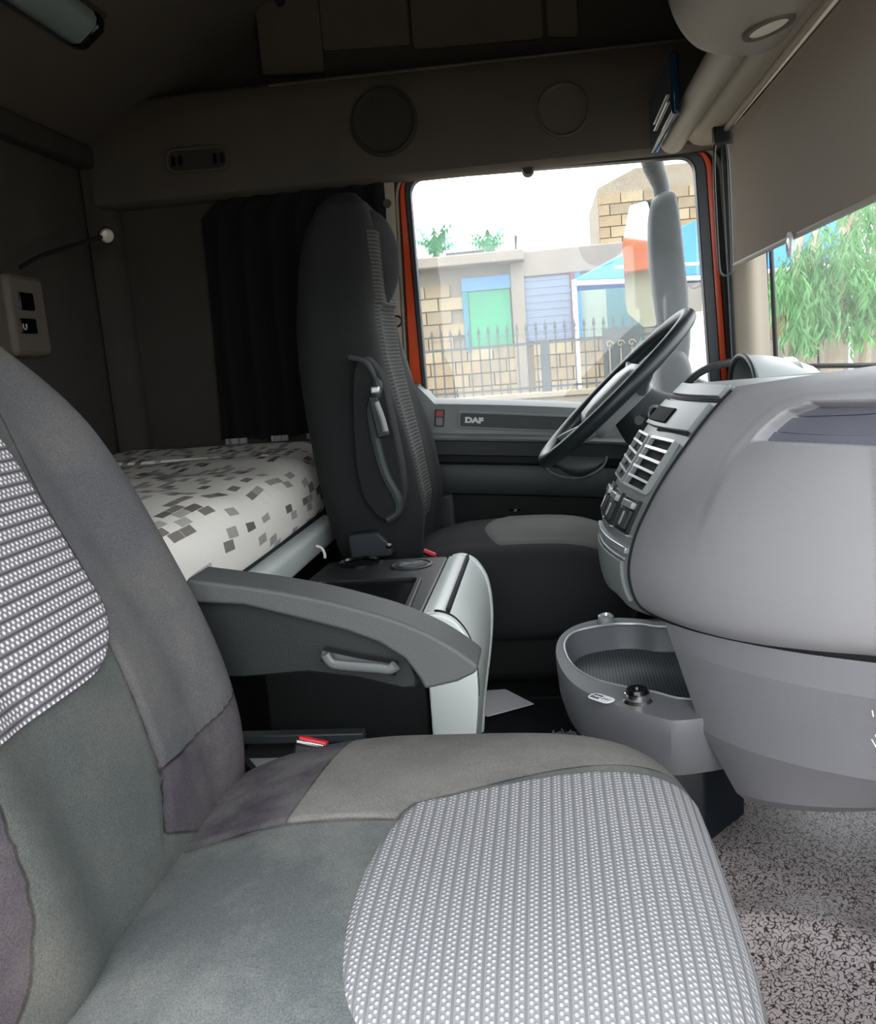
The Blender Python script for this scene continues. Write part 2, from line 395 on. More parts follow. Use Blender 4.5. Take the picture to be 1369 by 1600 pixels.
def settle():
    """children were modelled in world space: keep them there under their moved empties"""
    for o in list(bpy.data.objects):
        if o.parent is not None and o.type == 'MESH' and not o.get('_loc'):
            o.matrix_parent_inverse = o.parent_world_inv if hasattr(o, 'parent_world_inv') else Matrix.Translation(-world_loc(o.parent))
def world_loc(o):
    return Vector(o.location)
def st(o, name=None): o['kind'] = 'structure'; return o
def poly_sdf(p, poly):
    d = 1e9; inside = False; n = len(poly)
    for i in range(n):
        a = poly[i]; b = poly[(i+1) % n]; ex, ey = b[0]-a[0], b[1]-a[1]; wx, wy = p[0]-a[0], p[1]-a[1]
        t = max(0, min(1, (wx*ex+wy*ey)/(ex*ex+ey*ey+1e-12))); d = min(d, math.hypot(wx-ex*t, wy-ey*t))
        if (a[1] > p[1]) != (b[1] > p[1]) and p[0] < (b[0]-a[0])*(p[1]-a[1])/(b[1]-a[1])+a[0]: inside = not inside
    return -d if inside else d
def line_d(p, pl):
    d = 1e9
    for a, b in zip(pl, pl[1:]):
        ex, ey = b[0]-a[0], b[1]-a[1]; wx, wy = p[0]-a[0], p[1]-a[1]
        t = max(0, min(1, (wx*ex+wy*ey)/(ex*ex+ey*ey+1e-12))); d = min(d, math.hypot(wx-ex*t, wy-ey*t))
    return d
def sm(a, b, x):
    t = max(0, min(1, (x-a)/(b-a))); return t*t*(3-2*t)
def px2(pts, **k): return [P(x, y, **k) for x, y in pts]
def xz(pts, Y): return [(q[0], q[2]) for q in (P(x, y, Y=Y) for x, y in pts)]

# ================================================================== SETTING : cab shell
YF = 2.46     # inner face of far side
YN = 0.36     # near side, with the open doorway the picture is taken through
XR = -1.24    # rear wall
st(MB().add(*bxr(XR, .95, YN, 2.55, -.12, -.02)).obj('floor', m_rubber, smooth=0))
st(MB().add(*bxr(XR-.06, XR, YN, 2.6, -.1, 1.62)).obj('wall_rear', m_wall, smooth=0))
# ceiling: slopes up from the rear wall, flat over the seats, comes down to the windshield header
cp = [(XR, 1.50), (-1.18, 1.53), (-.70, 1.86), (-.60, 1.90), (.25, 1.93), (.50, 1.80), (.62, 1.52), (.66, 1.40)]
V = [];
for x, z in cp: V += [(x, YN, z), (x, 2.62, z), (x, YN, z+.05), (x, 2.62, z+.05)]
Fc = []
for i in range(len(cp)-1):
    a = i*4; b = a+4; Fc += [(a, b, b+1, a+1), (a+2, a+3, b+3, b+2), (a, a+2, b+2, b), (a+1, b+1, b+3, a+3)]
st(build('ceiling', V, Fc, m_head, smooth=40))
# far side wall with the driver's door opening
seg = 10
D = rpoly([(-.409, .06), (-.370, 1.385), (.475, 1.352), (.545, .06)], [.02, .09, .09, .02], seg)
O = rpoly([(XR, -.1), (XR, 1.40), (.575, 1.40), (.60, -.1)], .002, seg)
st(MB().add(*ringp(D, O, lambda p: (p[0], YF, p[1]), lambda p: (p[0], YF+.08, p[1]))).obj('wall_left', m_wall, smooth=30))
# upper part of that side, behind the lockers
st(MB().add(*bxr(XR, .7, 2.605, 2.645, 1.38, 2.0)).obj('wall_left_upper', m_head2, smooth=0))
# near side: wall behind the doorway, strip above it and the front post
near = thing('wall_right', (0, YN, 0), None, None); near['kind'] = 'structure'
for b in ((XR, -.52, YN-.06, YN, -.1, 1.9), (-.52, .66, YN-.06, YN, 1.42, 1.95), (.62, .72, YN-.06, YN, -.1, 1.42)):
    MB().add(*bxr(*b)).obj('wall_panel', m_wall, near, smooth=0)
# orange sill of the doorway
sill = MB().add(*bxr(-.52, .62, YN-.05, YN+.04, .27, .31)).obj('trim_1', m_orange, bevel=.008); st(sill)
# firewall below the windshield
st(MB().add(*bxr(.86, .92, YN, 2.55, -.1, .76)).obj('wall_front', m_darker, smooth=0))
# front header above the windshield
hp = catmull([(.46, 1.345), (.40, 1.35), (.375, 1.39), (.40, 1.47), (.48, 1.52), (.62, 1.54)], 16)
V, Fc = gridf(lambda u, v: (hp[int(round(u*15))][0], YN+.02+(2.44-YN-.02)*v, hp[int(round(u*15))][1]), 16, 24)
st(build('trim_2', V, Fc, m_beige, smooth=60))

# ---- far side header panel (speaker grilles, vent) and lockers above
hd = thing('trim_3', (0, 2.42, 1.36), None, None); hd['kind'] = 'structure'
prof = [(2.46, 1.352), (2.405, 1.352), (2.392, 1.362), (2.388, 1.385), (2.395, 1.45), (2.41, 1.56), (2.425, 1.612), (2.445, 1.628), (2.60, 1.63)]
def hf(u, v):
    y, z = prof[int(round(u*(len(prof)-1)))]; x = -1.20+v*(1.72)
    return (x, y, z+(.012 if z > 1.5 else .004)*(.3-x)*1.0-.01)
V, Fc = gridf(hf, len(prof), 40); build('header_panel', V, Fc, m_head, hd, smooth=40)
edge = [hf(.76, v/20) for v in range(21)]; build('edge_bead', *tubeg([(a, b-.004, c+.004) for a, b, c in edge[6:]], .004, 8), m_head, hd)
def hpoint(px, py): return Vector(P(px, py, Y=2.392))
for (px, py, r) in ((600, 190, .088), (880, 172, .068)):
    c = hpoint(px, py); ax = Vector((0, -1, .08))
    build('speaker_grille', *latheg([(r, -.006), (r, .003), (r*.93, .007), (r*.86, .003), (r*.84, -.001), (0, .0005)], c, ax, 48), m_head2 if px < 700 else m_head, hd)
c = hpoint(310, 250); ux = Vector((1, 0, -.035)).normalized(); uz = Vector((0, .1, 1)).normalized()
ol = rpoly([(-.088, -.033), (.088, -.033), (.088, .033), (-.088, .033)], .03, 8)
il = rpoly([(-.080, -.026), (.080, -.026), (.080, .026), (-.080, .026)], .024, 8)
f = lambda off: (lambda p: c+ux*p[0]+uz*p[1]+Vector((0, -off, 0)))
V, Fc = ringp(ol, il, f(.001), f(.012)); vent = build('vent_panel', V, Fc, m_head, hd, bevel=.002)  # rim of the oblong vent panel with four slots, no lamp in it
build('panel_face', *prism(il, f(0), f(.006)), m_head2, vent)
for dx in (-.068, -.048, .048, .068):
    lo = rpoly([(dx-.005, -.012), (dx+.005, -.016), (dx+.006, .010), (dx-.003, .016)], .004, 4)
    build('vent_slot', *prism(lo, f(.005), f(.009)), m_blackg, vent)
# lockers above the header
lk = thing('overhead_locker', (-.2, 2.5, 1.66), 'row of dark beige overhead lockers high above the driver door', 'locker')
build('locker_body', *bxr(-.58, .42, 2.545, 2.60, 1.62, 1.885), m_head2, lk, smooth=0)
for (x0, y0, x1, y1) in ((505, -30, 634, 80), (646, -30, 845, 78), (856, -30, 900, 57), (410, -20, 495, 118)):
    a = P(x0, y1, Y=2.53); b = P(x1, y0, Y=2.53)
    ol = rpoly([(a[0], a[2]), (b[0], a[2]-.012), (b[0], b[2]), (a[0], b[2])], .012, 5)
    build('locker_door', *prism(ol, lambda p: (p[0], 2.525, p[1]), lambda p: (p[0], 2.545, p[1])), m_head, lk, bevel=.004)
build('catch', *latheg([(.0, .02), (.012, .018), (.014, 0)], P(438, 2, Y=2.52), (0, -1, 0), 16), m_black, lk)

# ---- trims on the rear wall: beam under the sloping ceiling, corner post
st(MB().add(*bxr(XR, XR+.05, YN, 2.46, 1.455, 1.515)).obj('trim_4', m_head2, bevel=.01))
st(build('trim_5', *gridf(lambda u, v: (XR+.01+.07*math.sin(u*math.pi/2), 2.46-.07*math.cos(u*math.pi/2), .3+1.17*v), 10, 2), m_wall, smooth=180))
hl = P(270, 215, Y=2.44)

# ---- fluorescent lamp along the sloping ceiling
e = Vector(P(215, 148, Y=2.02)); tx = Vector((.822, 0, .565)).normalized(); nn = Vector((.565, 0, -.822)).normalized()
base = Vector((-1.18, 0, 1.53)); k = (e-base).dot(tx); 
lamp = thing('ceiling_lamp', (e.x, 1.3, e.z), 'long grey tube lamp with black end cap on the sloping ceiling', 'lamp')
o0 = base+tx*k
oc = [(-.045, 0), (-.04, .022), (-.025, .034), (.025, .034), (.04, .022), (.045, 0)]
def lp(y): return lambda p: (o0+tx*p[0]+nn*p[1]+Vector((0, y, 0)))
build('diffuser', *prism(oc, lp(.55), lp(2.0)), m_lamp, lamp, bevel=.004)
build('end_cap', *prism([(a*1.08, b*1.08) for a, b in oc], lp(2.0), lp(2.03)), m_blackg, lamp, bevel=.004)
build('mounting_rail', *prism([(-.055, 0), (-.055, .006), (.055, .006), (.055, 0)], lp(.5), lp(2.05)), m_head2, lamp, bevel=.002)

# ================================================================== windshield, pillars
def wsx(y): t = (y-1.41)/1.0; return .80-.215*t*t
WN = 24
V, Fc = gridf(lambda u, v: (wsx(.42+1.98*u)-.06*v, .42+1.98*u, .74+.66*v), WN, 8)
st(build('window_2', V, Fc, m_ws, smooth=180))
# black printed band and beige trim post beside it, both sides
for s, nm in ((1, 'trim_6'), (-1, 'trim_7')):
    yy = lambda y: y if s > 0 else 2*1.41-y
    a = P(1205, 420, Y=2.35); b = P(1209, 560, Y=2.35); c2 = P(1150, 425, Y=2.36); d2 = P(1156, 575, Y=2.36)
    def post(u, v):
        x = (c2[0]*(1-v)+d2[0]*v)*(1-u)+(a[0]*(1-v)+b[0]*v)*u; z = 1.36-(1.36-.70)*v
        x = ((.478+.010*v)*(1-u)+(.560+.022*v)*u)
        return (x, yy(2.385-.035*math.sin(u*math.pi)), z)
    V, Fc = gridf(post, 10, 8); po = build(nm, V, Fc, m_beige, smooth=180); st(po)
    build('windshield_seal', *tubeg([(.566, yy(2.38), 1.38), (.578, yy(2.37), 1.1), (.588, yy(2.365), .72)], .006, 8), m_seal, po)
    build('post_seal', *tubeg([(.474, yy(2.40), 1.37), (.480, yy(2.39), 1.1), (.490, yy(2.385), .72)], .008, 8), m_seal, po)
    # fill between post and body side
    build('post_return', *bxr(.53, .575, min(yy(2.39), yy(2.48)), max(yy(2.39), yy(2.48)), .5, 1.42), m_darker, po, smooth=0)

# ================================================================== driver's door
dr = thing('door_1', (0, 2.47, .1), None, None); dr['kind'] = 'structure'
G = rpoly(xz([(670, 634), (641, 281), (1083, 246), (1112, 650)], 2.47), [.01, .045, .045, .03], seg)
O1 = rpoly(xz([(664, 645), (630, 271), (1101, 234), (1132, 668)], 2.46), [.01, .055, .055, .03], seg)
O2l = xz([(646, 700), (621, 266), (1113, 227), (1146, 690)], 2.45); O2 = rpoly(O2l, [.01, .065, .065, .03], seg)
O3 = rpoly([(-.405, .10), (-.366, 1.377), (.468, 1.350), (.535, .10)], [.02, .08, .08, .02], seg)
O3b = rpoly([(-.413, .06), (-.373, 1.387), (.480, 1.358), (.548, .06)], [.02, .09, .09, .02], seg)
fy = lambda y: (lambda p: (p[0], y, p[1]))
build('window_rubber', *ringp(G, O1, fy(2.452), fy(2.49)), m_frame, dr, bevel=.003)
build('painted_frame', *ringp(O1, O2, fy(2.462), fy(2.49)), m_orange, dr, bevel=.004)
build('door_seal', *ringp(O2, O3, fy(2.45), fy(2.485)), m_seal, dr, bevel=.004)
build('edge_strip', *ringp(O3, O3b, fy(2.445), fy(2.47)), m_beige, dr, bevel=.002)
for nm2, x0, x1 in (('window_1', -1, 1),):
    V, Fc = prism(G, fy(2.470), fy(2.473)); g = build('window_1', V, Fc, m_glass, None, smooth=0); st(g)
# little round catch at the top of the frame
build('catch', *latheg([(0, .03), (.012, .03), (.016, .022), (.016, 0)], P(825, 268, Y=2.45), (0, -1, 0), 20), m_seal, dr)
# orange body strip below the rubber, visible low on the left
# door panel profile: (z at x=-.35, y, slope)
rows = [(.765, 2.475), (.762, 2.445), (.752, 2.418), (.735, 2.408), (.672, 2.402), (.668, 2.376), (.662, 2.368), (.656, 2.372), (.650, 2.396), (.612, 2.41), (.607, 2.43), (.590, 2.43), (.586, 2.398), (.575, 2.392), (.520, 2.396), (.505, 2.404), (.495, 2.435), (.30, 2.44), (.10, 2.44)]
slp = [-.12 if z > .58 else -.12 if z > .49 else 0 for z, y in rows]
def strip(name, i0, i1, m):
    def fn(u, v):
        t = i0+(i1-i0)*v; i = int(round(t)); z, y = rows[i]; x = -.372+.897*u
        s = -.125 if i < 4 else -.10; bow = -.02*math.sin(u*math.pi)*(-1 if i < 3 else -.6)
        if i >= 17: s = 0; bow = 0
        # raised corner at the rear end of the sill
        zz = z+s*(x+.35)+bow*.6
        if i < 3: zz += .045*(1-sm(-.345, -.315, x))
        return (x, y, zz)
    V, Fc = gridf(fn, 44, i1-i0+1); return build(name, V, Fc, m, dr, smooth=35)
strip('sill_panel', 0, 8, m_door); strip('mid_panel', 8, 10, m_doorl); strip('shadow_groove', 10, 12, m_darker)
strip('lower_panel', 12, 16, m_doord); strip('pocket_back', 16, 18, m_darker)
# rear edge frame of the pocket
build('pocket_frame', *bxr(-.345, -.275, 2.40, 2.44, .10, .50), m_doord, dr, bevel=.012)
build('door_grip', *tubeg([(-.352, 2.40, .54), (-.345, 2.385, .50), (-.345, 2.385, .40), (-.345, 2.385, .33)], .009, 8), m_doord, dr)
# name plate slot
ux = Vector((1, 0, -.115)).normalized(); uz = Vector((.0, 0, 1)); uz = (uz-ux*uz.dot(ux)).normalized()
def fr(px, py, Y): 
    c = Vector(P(px, py, Y=Y)); return lambda off: (lambda p: c+ux*p[0]+uz*p[1]+Vector((0, -off, 0)))
f = fr(716, 655, 2.402)
ol = rpoly([(0, -.024), (.40, -.022), (.40, .024), (0, .022)], .006, 5); il = rpoly([(.006, -.019), (.394, -.017), (.394, .018), (.006, .017)], .005, 5)
rim = build('slot_rim', *ringp(ol, il, f(-.004), f(.004)), m_door, dr, bevel=.0015)
build('slot_back', *prism(il, f(-.004), f(.0012)), m_doord, dr)
textm('DAF', .020, 'lettering', m_wpaint, dr, f(.0016)((.019, -.0075)), ux, uz, .0005, sx=1.32, bold=.0012)
f = fr(687, 653, 2.402)
sw = build('switch_bezel', *prism(rpoly([(-.013, -.024), (.013, -.024), (.013, .024), (-.013, .024)], .003, 4), f(-.004), f(.003)), m_black, dr, bevel=.001)
build('red_rocker', *prism(rpoly([(-.009, .004), (.009, .004), (.009, .020), (-.009, .020)], .002, 3), f(.002), f(.006)), mat('dull_red', '#a8323c', .4), sw)
build('grey_rocker', *prism(rpoly([(-.009, -.020), (.009, -.020), (.009, .001), (-.009, .001)], .002, 3), f(.002), f(.005)), m_door, sw)
# grip bowl low at the front of the door
bw = Vector(P(898, 712, Y=2.40))
V, Fc = gridf(lambda u, v: bw+Vector((-.085*math.cos(u*math.pi)*(1-.45*v*v), -.035*math.sin(v*math.pi*.9)*math.sin(u*math.pi)-.01*math.sin(u*math.pi), -.055*v*(.35+.65*math.sin(u*math.pi)) -.01*math.cos(u*math.pi)*-1)), 24, 8)
build('grip_bowl', V, Fc, m_doorl, dr, smooth=180)
build('bowl_rim', *tubeg([bw+Vector((-.085*math.cos(u/20*math.pi), -.012*math.sin(u/20*math.pi)-.004, -.052*math.sin(u/20*math.pi)-.006)) for u in range(21)], .004, 8), m_door, dr)
# orange inner step of the opening low at the rear edge
build('painted_step', *bxr(-.372, -.352, 2.44, 2.47, .62, .80), m_orange, dr, bevel=.003)

# B-post trim behind the seat: beige with a screw cap and belt guide
st(build('trim_8', *gridf(lambda u, v: (-.374-.034*(1-v)-.065*u, 2.44-.012*math.sin(u*math.pi), .3+1.055*v), 8, 2), m_beige, smooth=180))

# ================================================================== blind and its cassette
bl = thing('roller_blind', (.455, 1.3, 1.33), 'taupe roller blind pulled half down over the windshield', 'blind')
XB = .455
V, Fc = gridf(lambda u, v: (XB+.004*math.sin(v*3), .42+1.78*u, 1.335-(1.335-1.043+.01*u)*v), 30, 14)
V2 = [(x+.0015, y, z) for x, y, z in V]
build('blind_cloth', V, Fc, m_blind, bl, smooth=180)
build('bottom_bar', *tubeg([(XB, .42, 1.043), (XB, 1.3, 1.038), (XB, 2.2, 1.033)], .0055, 8), m_beige, bl)
pt = P(1234, 382, X=XB-.01)
ringpts = [Vector(pt)+Vector((0, .013*math.cos(a), .019*math.sin(a))) for a in np.linspace(0, 2*math.pi, 20, endpoint=False)]
build('pull_ring', *tubeg(ringpts, .0035, 8, closed=True), m_wpaint, bl)
build('pull_tab', *latheg([(0, .004), (.011, .003), (.012, -.003), (0, -.004)], pt, (1, 0, 0), 20), m_blackg, bl)
for dz, dx in ((0, 0), (.018, -.016)):
    build('cassette_rod', *tubeg([(XB-.012+dx, .40, 1.352+dz), (XB-.012+dx, 2.22, 1.340+dz)], .0075, 10), m_beige, bl)
build('end_bracket', *bxr(XB-.04, XB+.01, 2.205, 2.235, 1.31, 1.365), m_seal, bl, bevel=.004)
# side guide loop hanging on the far post
lpz = [(XB-.012, 2.25, 1.335), (XB+.0, 2.25, 1.28), (XB+.004, 2.25, 1.05), (XB-.002, 2.25, 1.018), (XB-.022, 2.25, 1.018), (XB-.028, 2.25, 1.06), (XB-.033, 2.25, 1.26), (XB-.026, 2.25, 1.33)]
tag(build('hanging_wire_loop', *tubeg(catmull(lpz, 40, True), .003, 8, closed=True), m_dark), 'thin dark wire loop hanging down the front post beside the blind', 'wire loop')

# ================================================================== overhead console (upper right)
oc_ = thing('overhead_console', (.33, .9, 1.30), 'rounded taupe overhead console above the roller blind with a small lamp', 'console')
pr = catmull([P(x, y, Y=1.38)[[0, 2]] for x, y in ((1030, -120), (1036, -10), (1052, 42), (1078, 76), (1108, 90), (1150, 94), (1196, 88), (1222, 50), (1215, -120))], 30)
pc = np.mean(pr, axis=0)
def ocf(u, v):
    p = pr[int(round(u*29))]; t = v
    y = .45+.90*min(1, t/.8)+(0 if t < .8 else .05*math.sin((t-.8)/.2*math.pi/2))
    k = 1 if t < .8 else .25+.75*math.cos((t-.8)/.2*math.pi/2)
    return (pc[0]+(p[0]-pc[0])*k, y, pc[1]+(p[1]-pc[1])*k)
V, Fc = gridf(ocf, 30, 40); Fc.append(tuple(range(30))); build('console_body', V, Fc, mat('console_taupe', '#7d756a', .5, .2, 600), oc_, smooth=180)
zc_ = min(p[1] for p in pr)
lc = Vector(P(1201, 44, Z=zc_))
ols = [(.033*math.cos(a), .014*math.sin(a)) for a in np.linspace(0, 2*math.pi, 24, endpoint=False)]
lf = lambda off: (lambda p: Vector((lc.x+p[1]*1.2+.3*p[0], lc.y-p[0], zc_+.006-off)))
build('lamp_rim', *ringp([(a*1.3, b*1.4) for a, b in ols], ols, lf(-.010), lf(.008)), m_head, oc_, bevel=.001)
build('lamp_lens', *prism(ols, lf(-.010), lf(.006)), m_lens, oc_)
# grab roll below the console, in front of the header
roll = tag(build('sun_visor_roll', *tubeg([(.335, 1.43, 1.345), (.335, 1.9, 1.345), (.335, 2.30, 1.345)], .030, 20), m_beige), 'pale beige padded roll under the overhead console', 'sun visor')
nw = thing('header_switch_panel', (.30, 2.0, 1.42), 'dark blue glossy panel tucked under the overhead console', 'panel')
build('panel_body', *bxr(.282, .300, 1.93, 2.30, 1.32, 1.44), mat('blue_black_gloss', '#10283c', .12), nw, bevel=.006)
for dz in (0, .014): build('trim_line', *tubeg([(.280, 1.98, 1.355+dz), (.280, 2.2, 1.351+dz)], .0018, 6), m_silver, nw)

# ================================================================== DASHBOARD
da = thing('dashboard', (.4, 1.4, .5), 'grey truck dashboard with vents, switches and a deep passenger side panel', 'dashboard')
near_px = [(1150, 604), (1120, 636), (1085, 680), (1040, 745), (1010, 800), (990, 850), (984, 900), (1000, 945), (1040, 968)]
far_px = [(1070, 600), (1043, 628), (1012, 664), (984, 708), (958, 762), (942, 805), (938, 850), (948, 900), (975, 940)]
NC = catmull([P(x, y, Y=1.30) for x, y in near_px], 60); FC = catmull([P(x, y, Y=1.60) for x, y in far_px], 60)
def cv(C, t): 
    t = max(0, min(1, t))*(len(C)-1); i = min(int(t), len(C)-2); f = t-i; return C[i]*(1-f)+C[i+1]*f
def S(s, t):
    b = math.sin(s*math.pi)*.012
    p = cv(NC, t)*(1-s)+cv(FC, t)*s; return np.array([p[0]-b, p[1], p[2]])
V, Fc = gridf(lambda u, v: S(u, v), 16, 80)
stack = build('centre_stack', V, Fc, m_stack, da, smooth=180)
# far flank of the stack
V, Fc = gridf(lambda u, v: cv(FC, v)+np.array([.25*u, .06*u, 0]), 6, 60); build('stack_flank', V, Fc, m_stack, da, smooth=180)
# dark seam between stack and passenger panel
build('stack_seam', *tubeg([p+np.array([-.001, -.001, 0]) for p in NC[2:]], .0028, 6), m_darker, da)
def frame(s, t):
    p = Vector(S(s, t)); a = (Vector(S(min(1, s+.02), t))-Vector(S(max(0, s-.02), t))).normalized()
    b = (Vector(S(s, max(0, t-.01)))-Vector(S(s, min(1, t+.01)))).normalized()    # upwards along the face
    n = b.cross(a).normalized()
    if n.x > 0: n = -n
    return p, a, b, n
# invert the surface numerically: image point -> (s, t)
_ss = np.linspace(0, 1, 61); _tt = np.linspace(0, 1, 161)
_grid = np.array([[Q(S(s, t)) for s in _ss] for t in _tt])
def inv(px, py):
    d = (_grid[..., 0]-px)**2+(_grid[..., 1]-py)**2; i = np.unravel_index(np.argmin(d), d.shape); return _ss[i[1]], _tt[i[0]]
def patch(quad, name, m, off0, off1, parent, r=.003, n=5, bevel=.001):
    """raised plate on the stack whose four corners are given far-top, near-top, near-bottom, far-bottom in (s,t)"""
    q = [np.array(a) for a in quad]
    out = rpoly(q, r, n)
    def f(off):
        def g(p):
            P0, a, b, nn_ = frame(float(p[0]), float(p[1])); return P0+nn_*off
        return g
    return build(name, *prism(out, f(off0), f(off1)), m, parent, bevel=bevel)
def shell(name, s0, s1, t0, t1, m, off0, off1, parent, nx=10, ny=10, r=.0):
    def fn(off, e):
        def g(u, v):
            P0, a, b, nn_ = frame(s0+(s1-s0)*u, t0+(t1-t0)*v); return P0+nn_*off
        return g
    V, Fc = gridf(fn(off1, 0), nx, ny); V2, F2 = gridf(fn(off0, 0), nx, ny); mb = MB(); mb.add(V, Fc); base = nx*ny; mb.add(V2, [tuple(reversed(f)) for f in F2])
    bnd = list(range(nx))+[nx*j+nx-1 for j in range(1, ny)]+[nx*(ny-1)+i for i in range(nx-2, -1, -1)]+[nx*j for j in range(ny-2, 0, -1)]
    for i in range(len(bnd)): a, b = bnd[i], bnd[(i+1) % len(bnd)]; mb.F.append((a, b, base+b, base+a))
    return mb.obj(name, m, parent, smooth=40, bevel=.0012)
def pq(pts): return [inv(*p) for p in pts]
# lid on top
lid = shell('top_lid', .04, .97, .004, .082, m_stack, -.002, .006, da)
shell('lid_gap', .02, .98, .086, .104, m_darker, -.001, .0015, da, ny=3)
# display surround and display
ds = shell('display_surround', .05, .97, .12, .245, m_stack, -.002, .007, da)
shell('display', .42, .90, .160, .228, mat('display_glass', '#06080b', .6, spec=.02), .004, .0095, ds)
patch([(.55, .247), (.06, .247), (.06, .256), (.55, .256)], 'surround_gap', m_darker, -.002, .003, da, r=.001)
# air vents
P0, a, b, nn_ = frame(.5, .38)
for (s0, s1) in ((.08, .47), (.53, .92)):
    t0, t1 = .285, .445
    v = patch([(s1, t0), (s0, t0), (s0, t1), (s1, t1)], 'air_vent', m_darker, -.002, .003, da, r=.004)
    for k in range(6):
        t = t0+(t1-t0)*(k+.0)/5
        patch([(s1-.01, t-.004), (s0+.01, t-.004), (s0+.01, t+.004), (s1-.01, t+.004)], 'slat', m_silver, .002, .010, v, r=.001, n=2, bevel=0)
    for s in (s0, s1-.02):
        patch([(s+.02, t0), (s, t0), (s, t1), (s+.02, t1)], 'vent_side', m_stack, .001, .010, v, r=.001, n=2, bevel=0)
# rocker switches
for (s0, s1, t0, t1) in ((.10, .33, .475, .60), (.43, .66, .475, .60), (.76, .97, .475, .60)):
    v = patch([(s1, t0), (s0, t0), (s0, t1), (s1, t1)], 'rocker_switch', m_black, -.002, .006, da, r=.004)
    w_ = s1-s0
    patch([(s1-.03, t0+.012), (s0+.03, t0+.012), (s0+.03, t0+.036), (s1-.03, t0+.036)], 'switch_cap', m_silver, .004, .012, v, r=.003, n=2)
    patch([(s1-.03, t0+.042), (s0+.03, t0+.042), (s0+.03, t1-.012), (s1-.03, t1-.012)], 'rocker', m_dark, .004, .010, v, r=.003, n=2)
    patch([(s0+w_*.55, t0+.052), (s0+w_*.45, t0+.052), (s0+w_*.45, t1-.022), (s0+w_*.55, t1-.022)], 'marking', m_silver, .008, .0108, v, r=.001, n=2, bevel=0)
    patch([(s1, t1+.004), (s0, t1+.004), (s0, t1+.010), (s1, t1+.010)], 'switch_sill', m_silver, -.002, .005, v, r=.001, n=2, bevel=0)
# bright arcs and ashtray drawer
shell('bright_arc', .05, .99, .648, .672, m_silver, -.001, .006, da, nx=16, ny=3)
shell('drawer_front', .10, .98, .705, .87, m_stack, -.001, .005, da, ny=16)
shell('drawer_gap', .08, .99, .690, .698, m_silver, -.001, .003, da, nx=16, ny=2)

# ---- passenger side upper panel
rr = [(1369, 571), (1369, 584), (1369, 612), (1369, 665), (1369, 740), (1369, 830), (1369, 935), (1369, 1005), (1369, 1030)]
ry = [1.16, 1.10, 1.05, 1.00, .965, .94, .93, .935, .96]
RC = catmull([P(x, y, Y=yy_) for (x, y), yy_ in zip(rr, ry)], 60)
# crease and recess outlines, read on the panel
crease = [(1068, 930), (1080, 830), (1105, 770), (1140, 705), (1180, 660), (1215, 632), (1260, 617), (1369, 610), (1500, 600)]
recess = [(1183, 690), (1369, 697), (1520, 702), (1520, 622), (1369, 629), (1270, 630), (1232, 643), (1205, 665)]
def PS0(u, v):
    a, b = cv(NC, v), cv(RC, v); p = a*(1-u)+b*u
    out = np.array([-.8, -.6, 0]); bow = .035*(u*(1-u)*4 if u < 1 else (1-u)*.8)
    return p+out*bow*(.4+.6*math.sin(min(1, v*1.3)*math.pi*.6))
def PS(u, v):
    p = PS0(u, v)
    if p[1] > .3:
        q = Q(p); n = np.array([-.80, -.55, .22]); dd = line_d(q, crease); off = 0
        inside = q[1] > np.interp(q[0], [c[0] for c in crease[1:]], [c[1] for c in crease[1:]]) if q[0] > 1075 else False
        fade = 1-sm(700, 880, q[1])
        off += (.010*sm(0, 22, dd) if inside else 0)*fade
        off += .0015*math.exp(-(dd/9)**2)*fade
        sdf = poly_sdf(q, recess)
        off -= .028*sm(2, -5, sdf)
        p = p+n*off
    return p
NU, NV = 200, 150
UM = 2.1
V, Fc = gridf(lambda u, v: PS(u*UM, v), 270, NV)
build('passenger_panel', V, Fc, m_dash, da, smooth=180)
V, Fc = gridf(lambda u, v: PS(UM, v)*(1-u)+np.array([.84, PS(UM, v)[1], PS(UM, v)[2]])*u, 8, 60)
build('end_panel', V, Fc, m_dash, da, smooth=60)
# slate lining of the recess: two boards
def pinv_grid():
    us = np.linspace(0, 1.55, 156); vs = np.linspace(0, 1, 121)
    g = np.array([[Q(PS0(u, v)) for u in us] for v in vs]); return us, vs, g
_us, _vs, _g = pinv_grid()
def pinv(px, py):
    d = (_g[..., 0]-px)**2+(_g[..., 1]-py)**2; i = np.unravel_index(np.argmin(d), d.shape); return _us[i[1]], _vs[i[0]]
def pboard(name, left, right, m, off, parent, nx=40, ny=6):
    (lt, lb), (rt, rb) = left, right
    A = [pinv(*lt), pinv(*lb), pinv(*rt), pinv(*rb)]
    n = Vector((-.80, -.55, .22))
    def fn(u, v, o=0):
        a = (1-u)*((1-v)*np.array(A[0])+v*np.array(A[1]))+u*((1-v)*np.array(A[2])+v*np.array(A[3]))
        return Vector(PS0(a[0], a[1]))+n*(off-o)
    m_ = MB(); V, Fc = gridf(lambda u, v: fn(u, v), nx, ny); m_.add(V, Fc)
    for uu in ((0, 0), (1, 0)): pass
    V2, F2 = gridf(lambda u, v: fn(u, v, .006), nx, ny)
    bnd = list(range(nx))+[nx*j+nx-1 for j in range(1, ny)]+[nx*(ny-1)+i for i in range(nx-2, -1, -1)]+[nx*j for j in range(ny-2, 0, -1)]
    base = len(m_.V); m_.add(V2, [tuple(reversed(f)) for f in F2])
    for i in range(len(bnd)): a, b = bnd[i], bnd[(i+1) % len(bnd)]; m_.F.append((a, b, base+b, base+a))
    return m_.obj(name, m, parent, smooth=50)
pboard('recess_board', ((1222, 650), (1196, 670)), ((1440, 641), (1440, 680)), m_slate, -.0125, da)
pboard('recess_board', ((1194, 672), (1184, 689)), ((1440, 682), (1440, 698)), m_slate, -.0105, da)
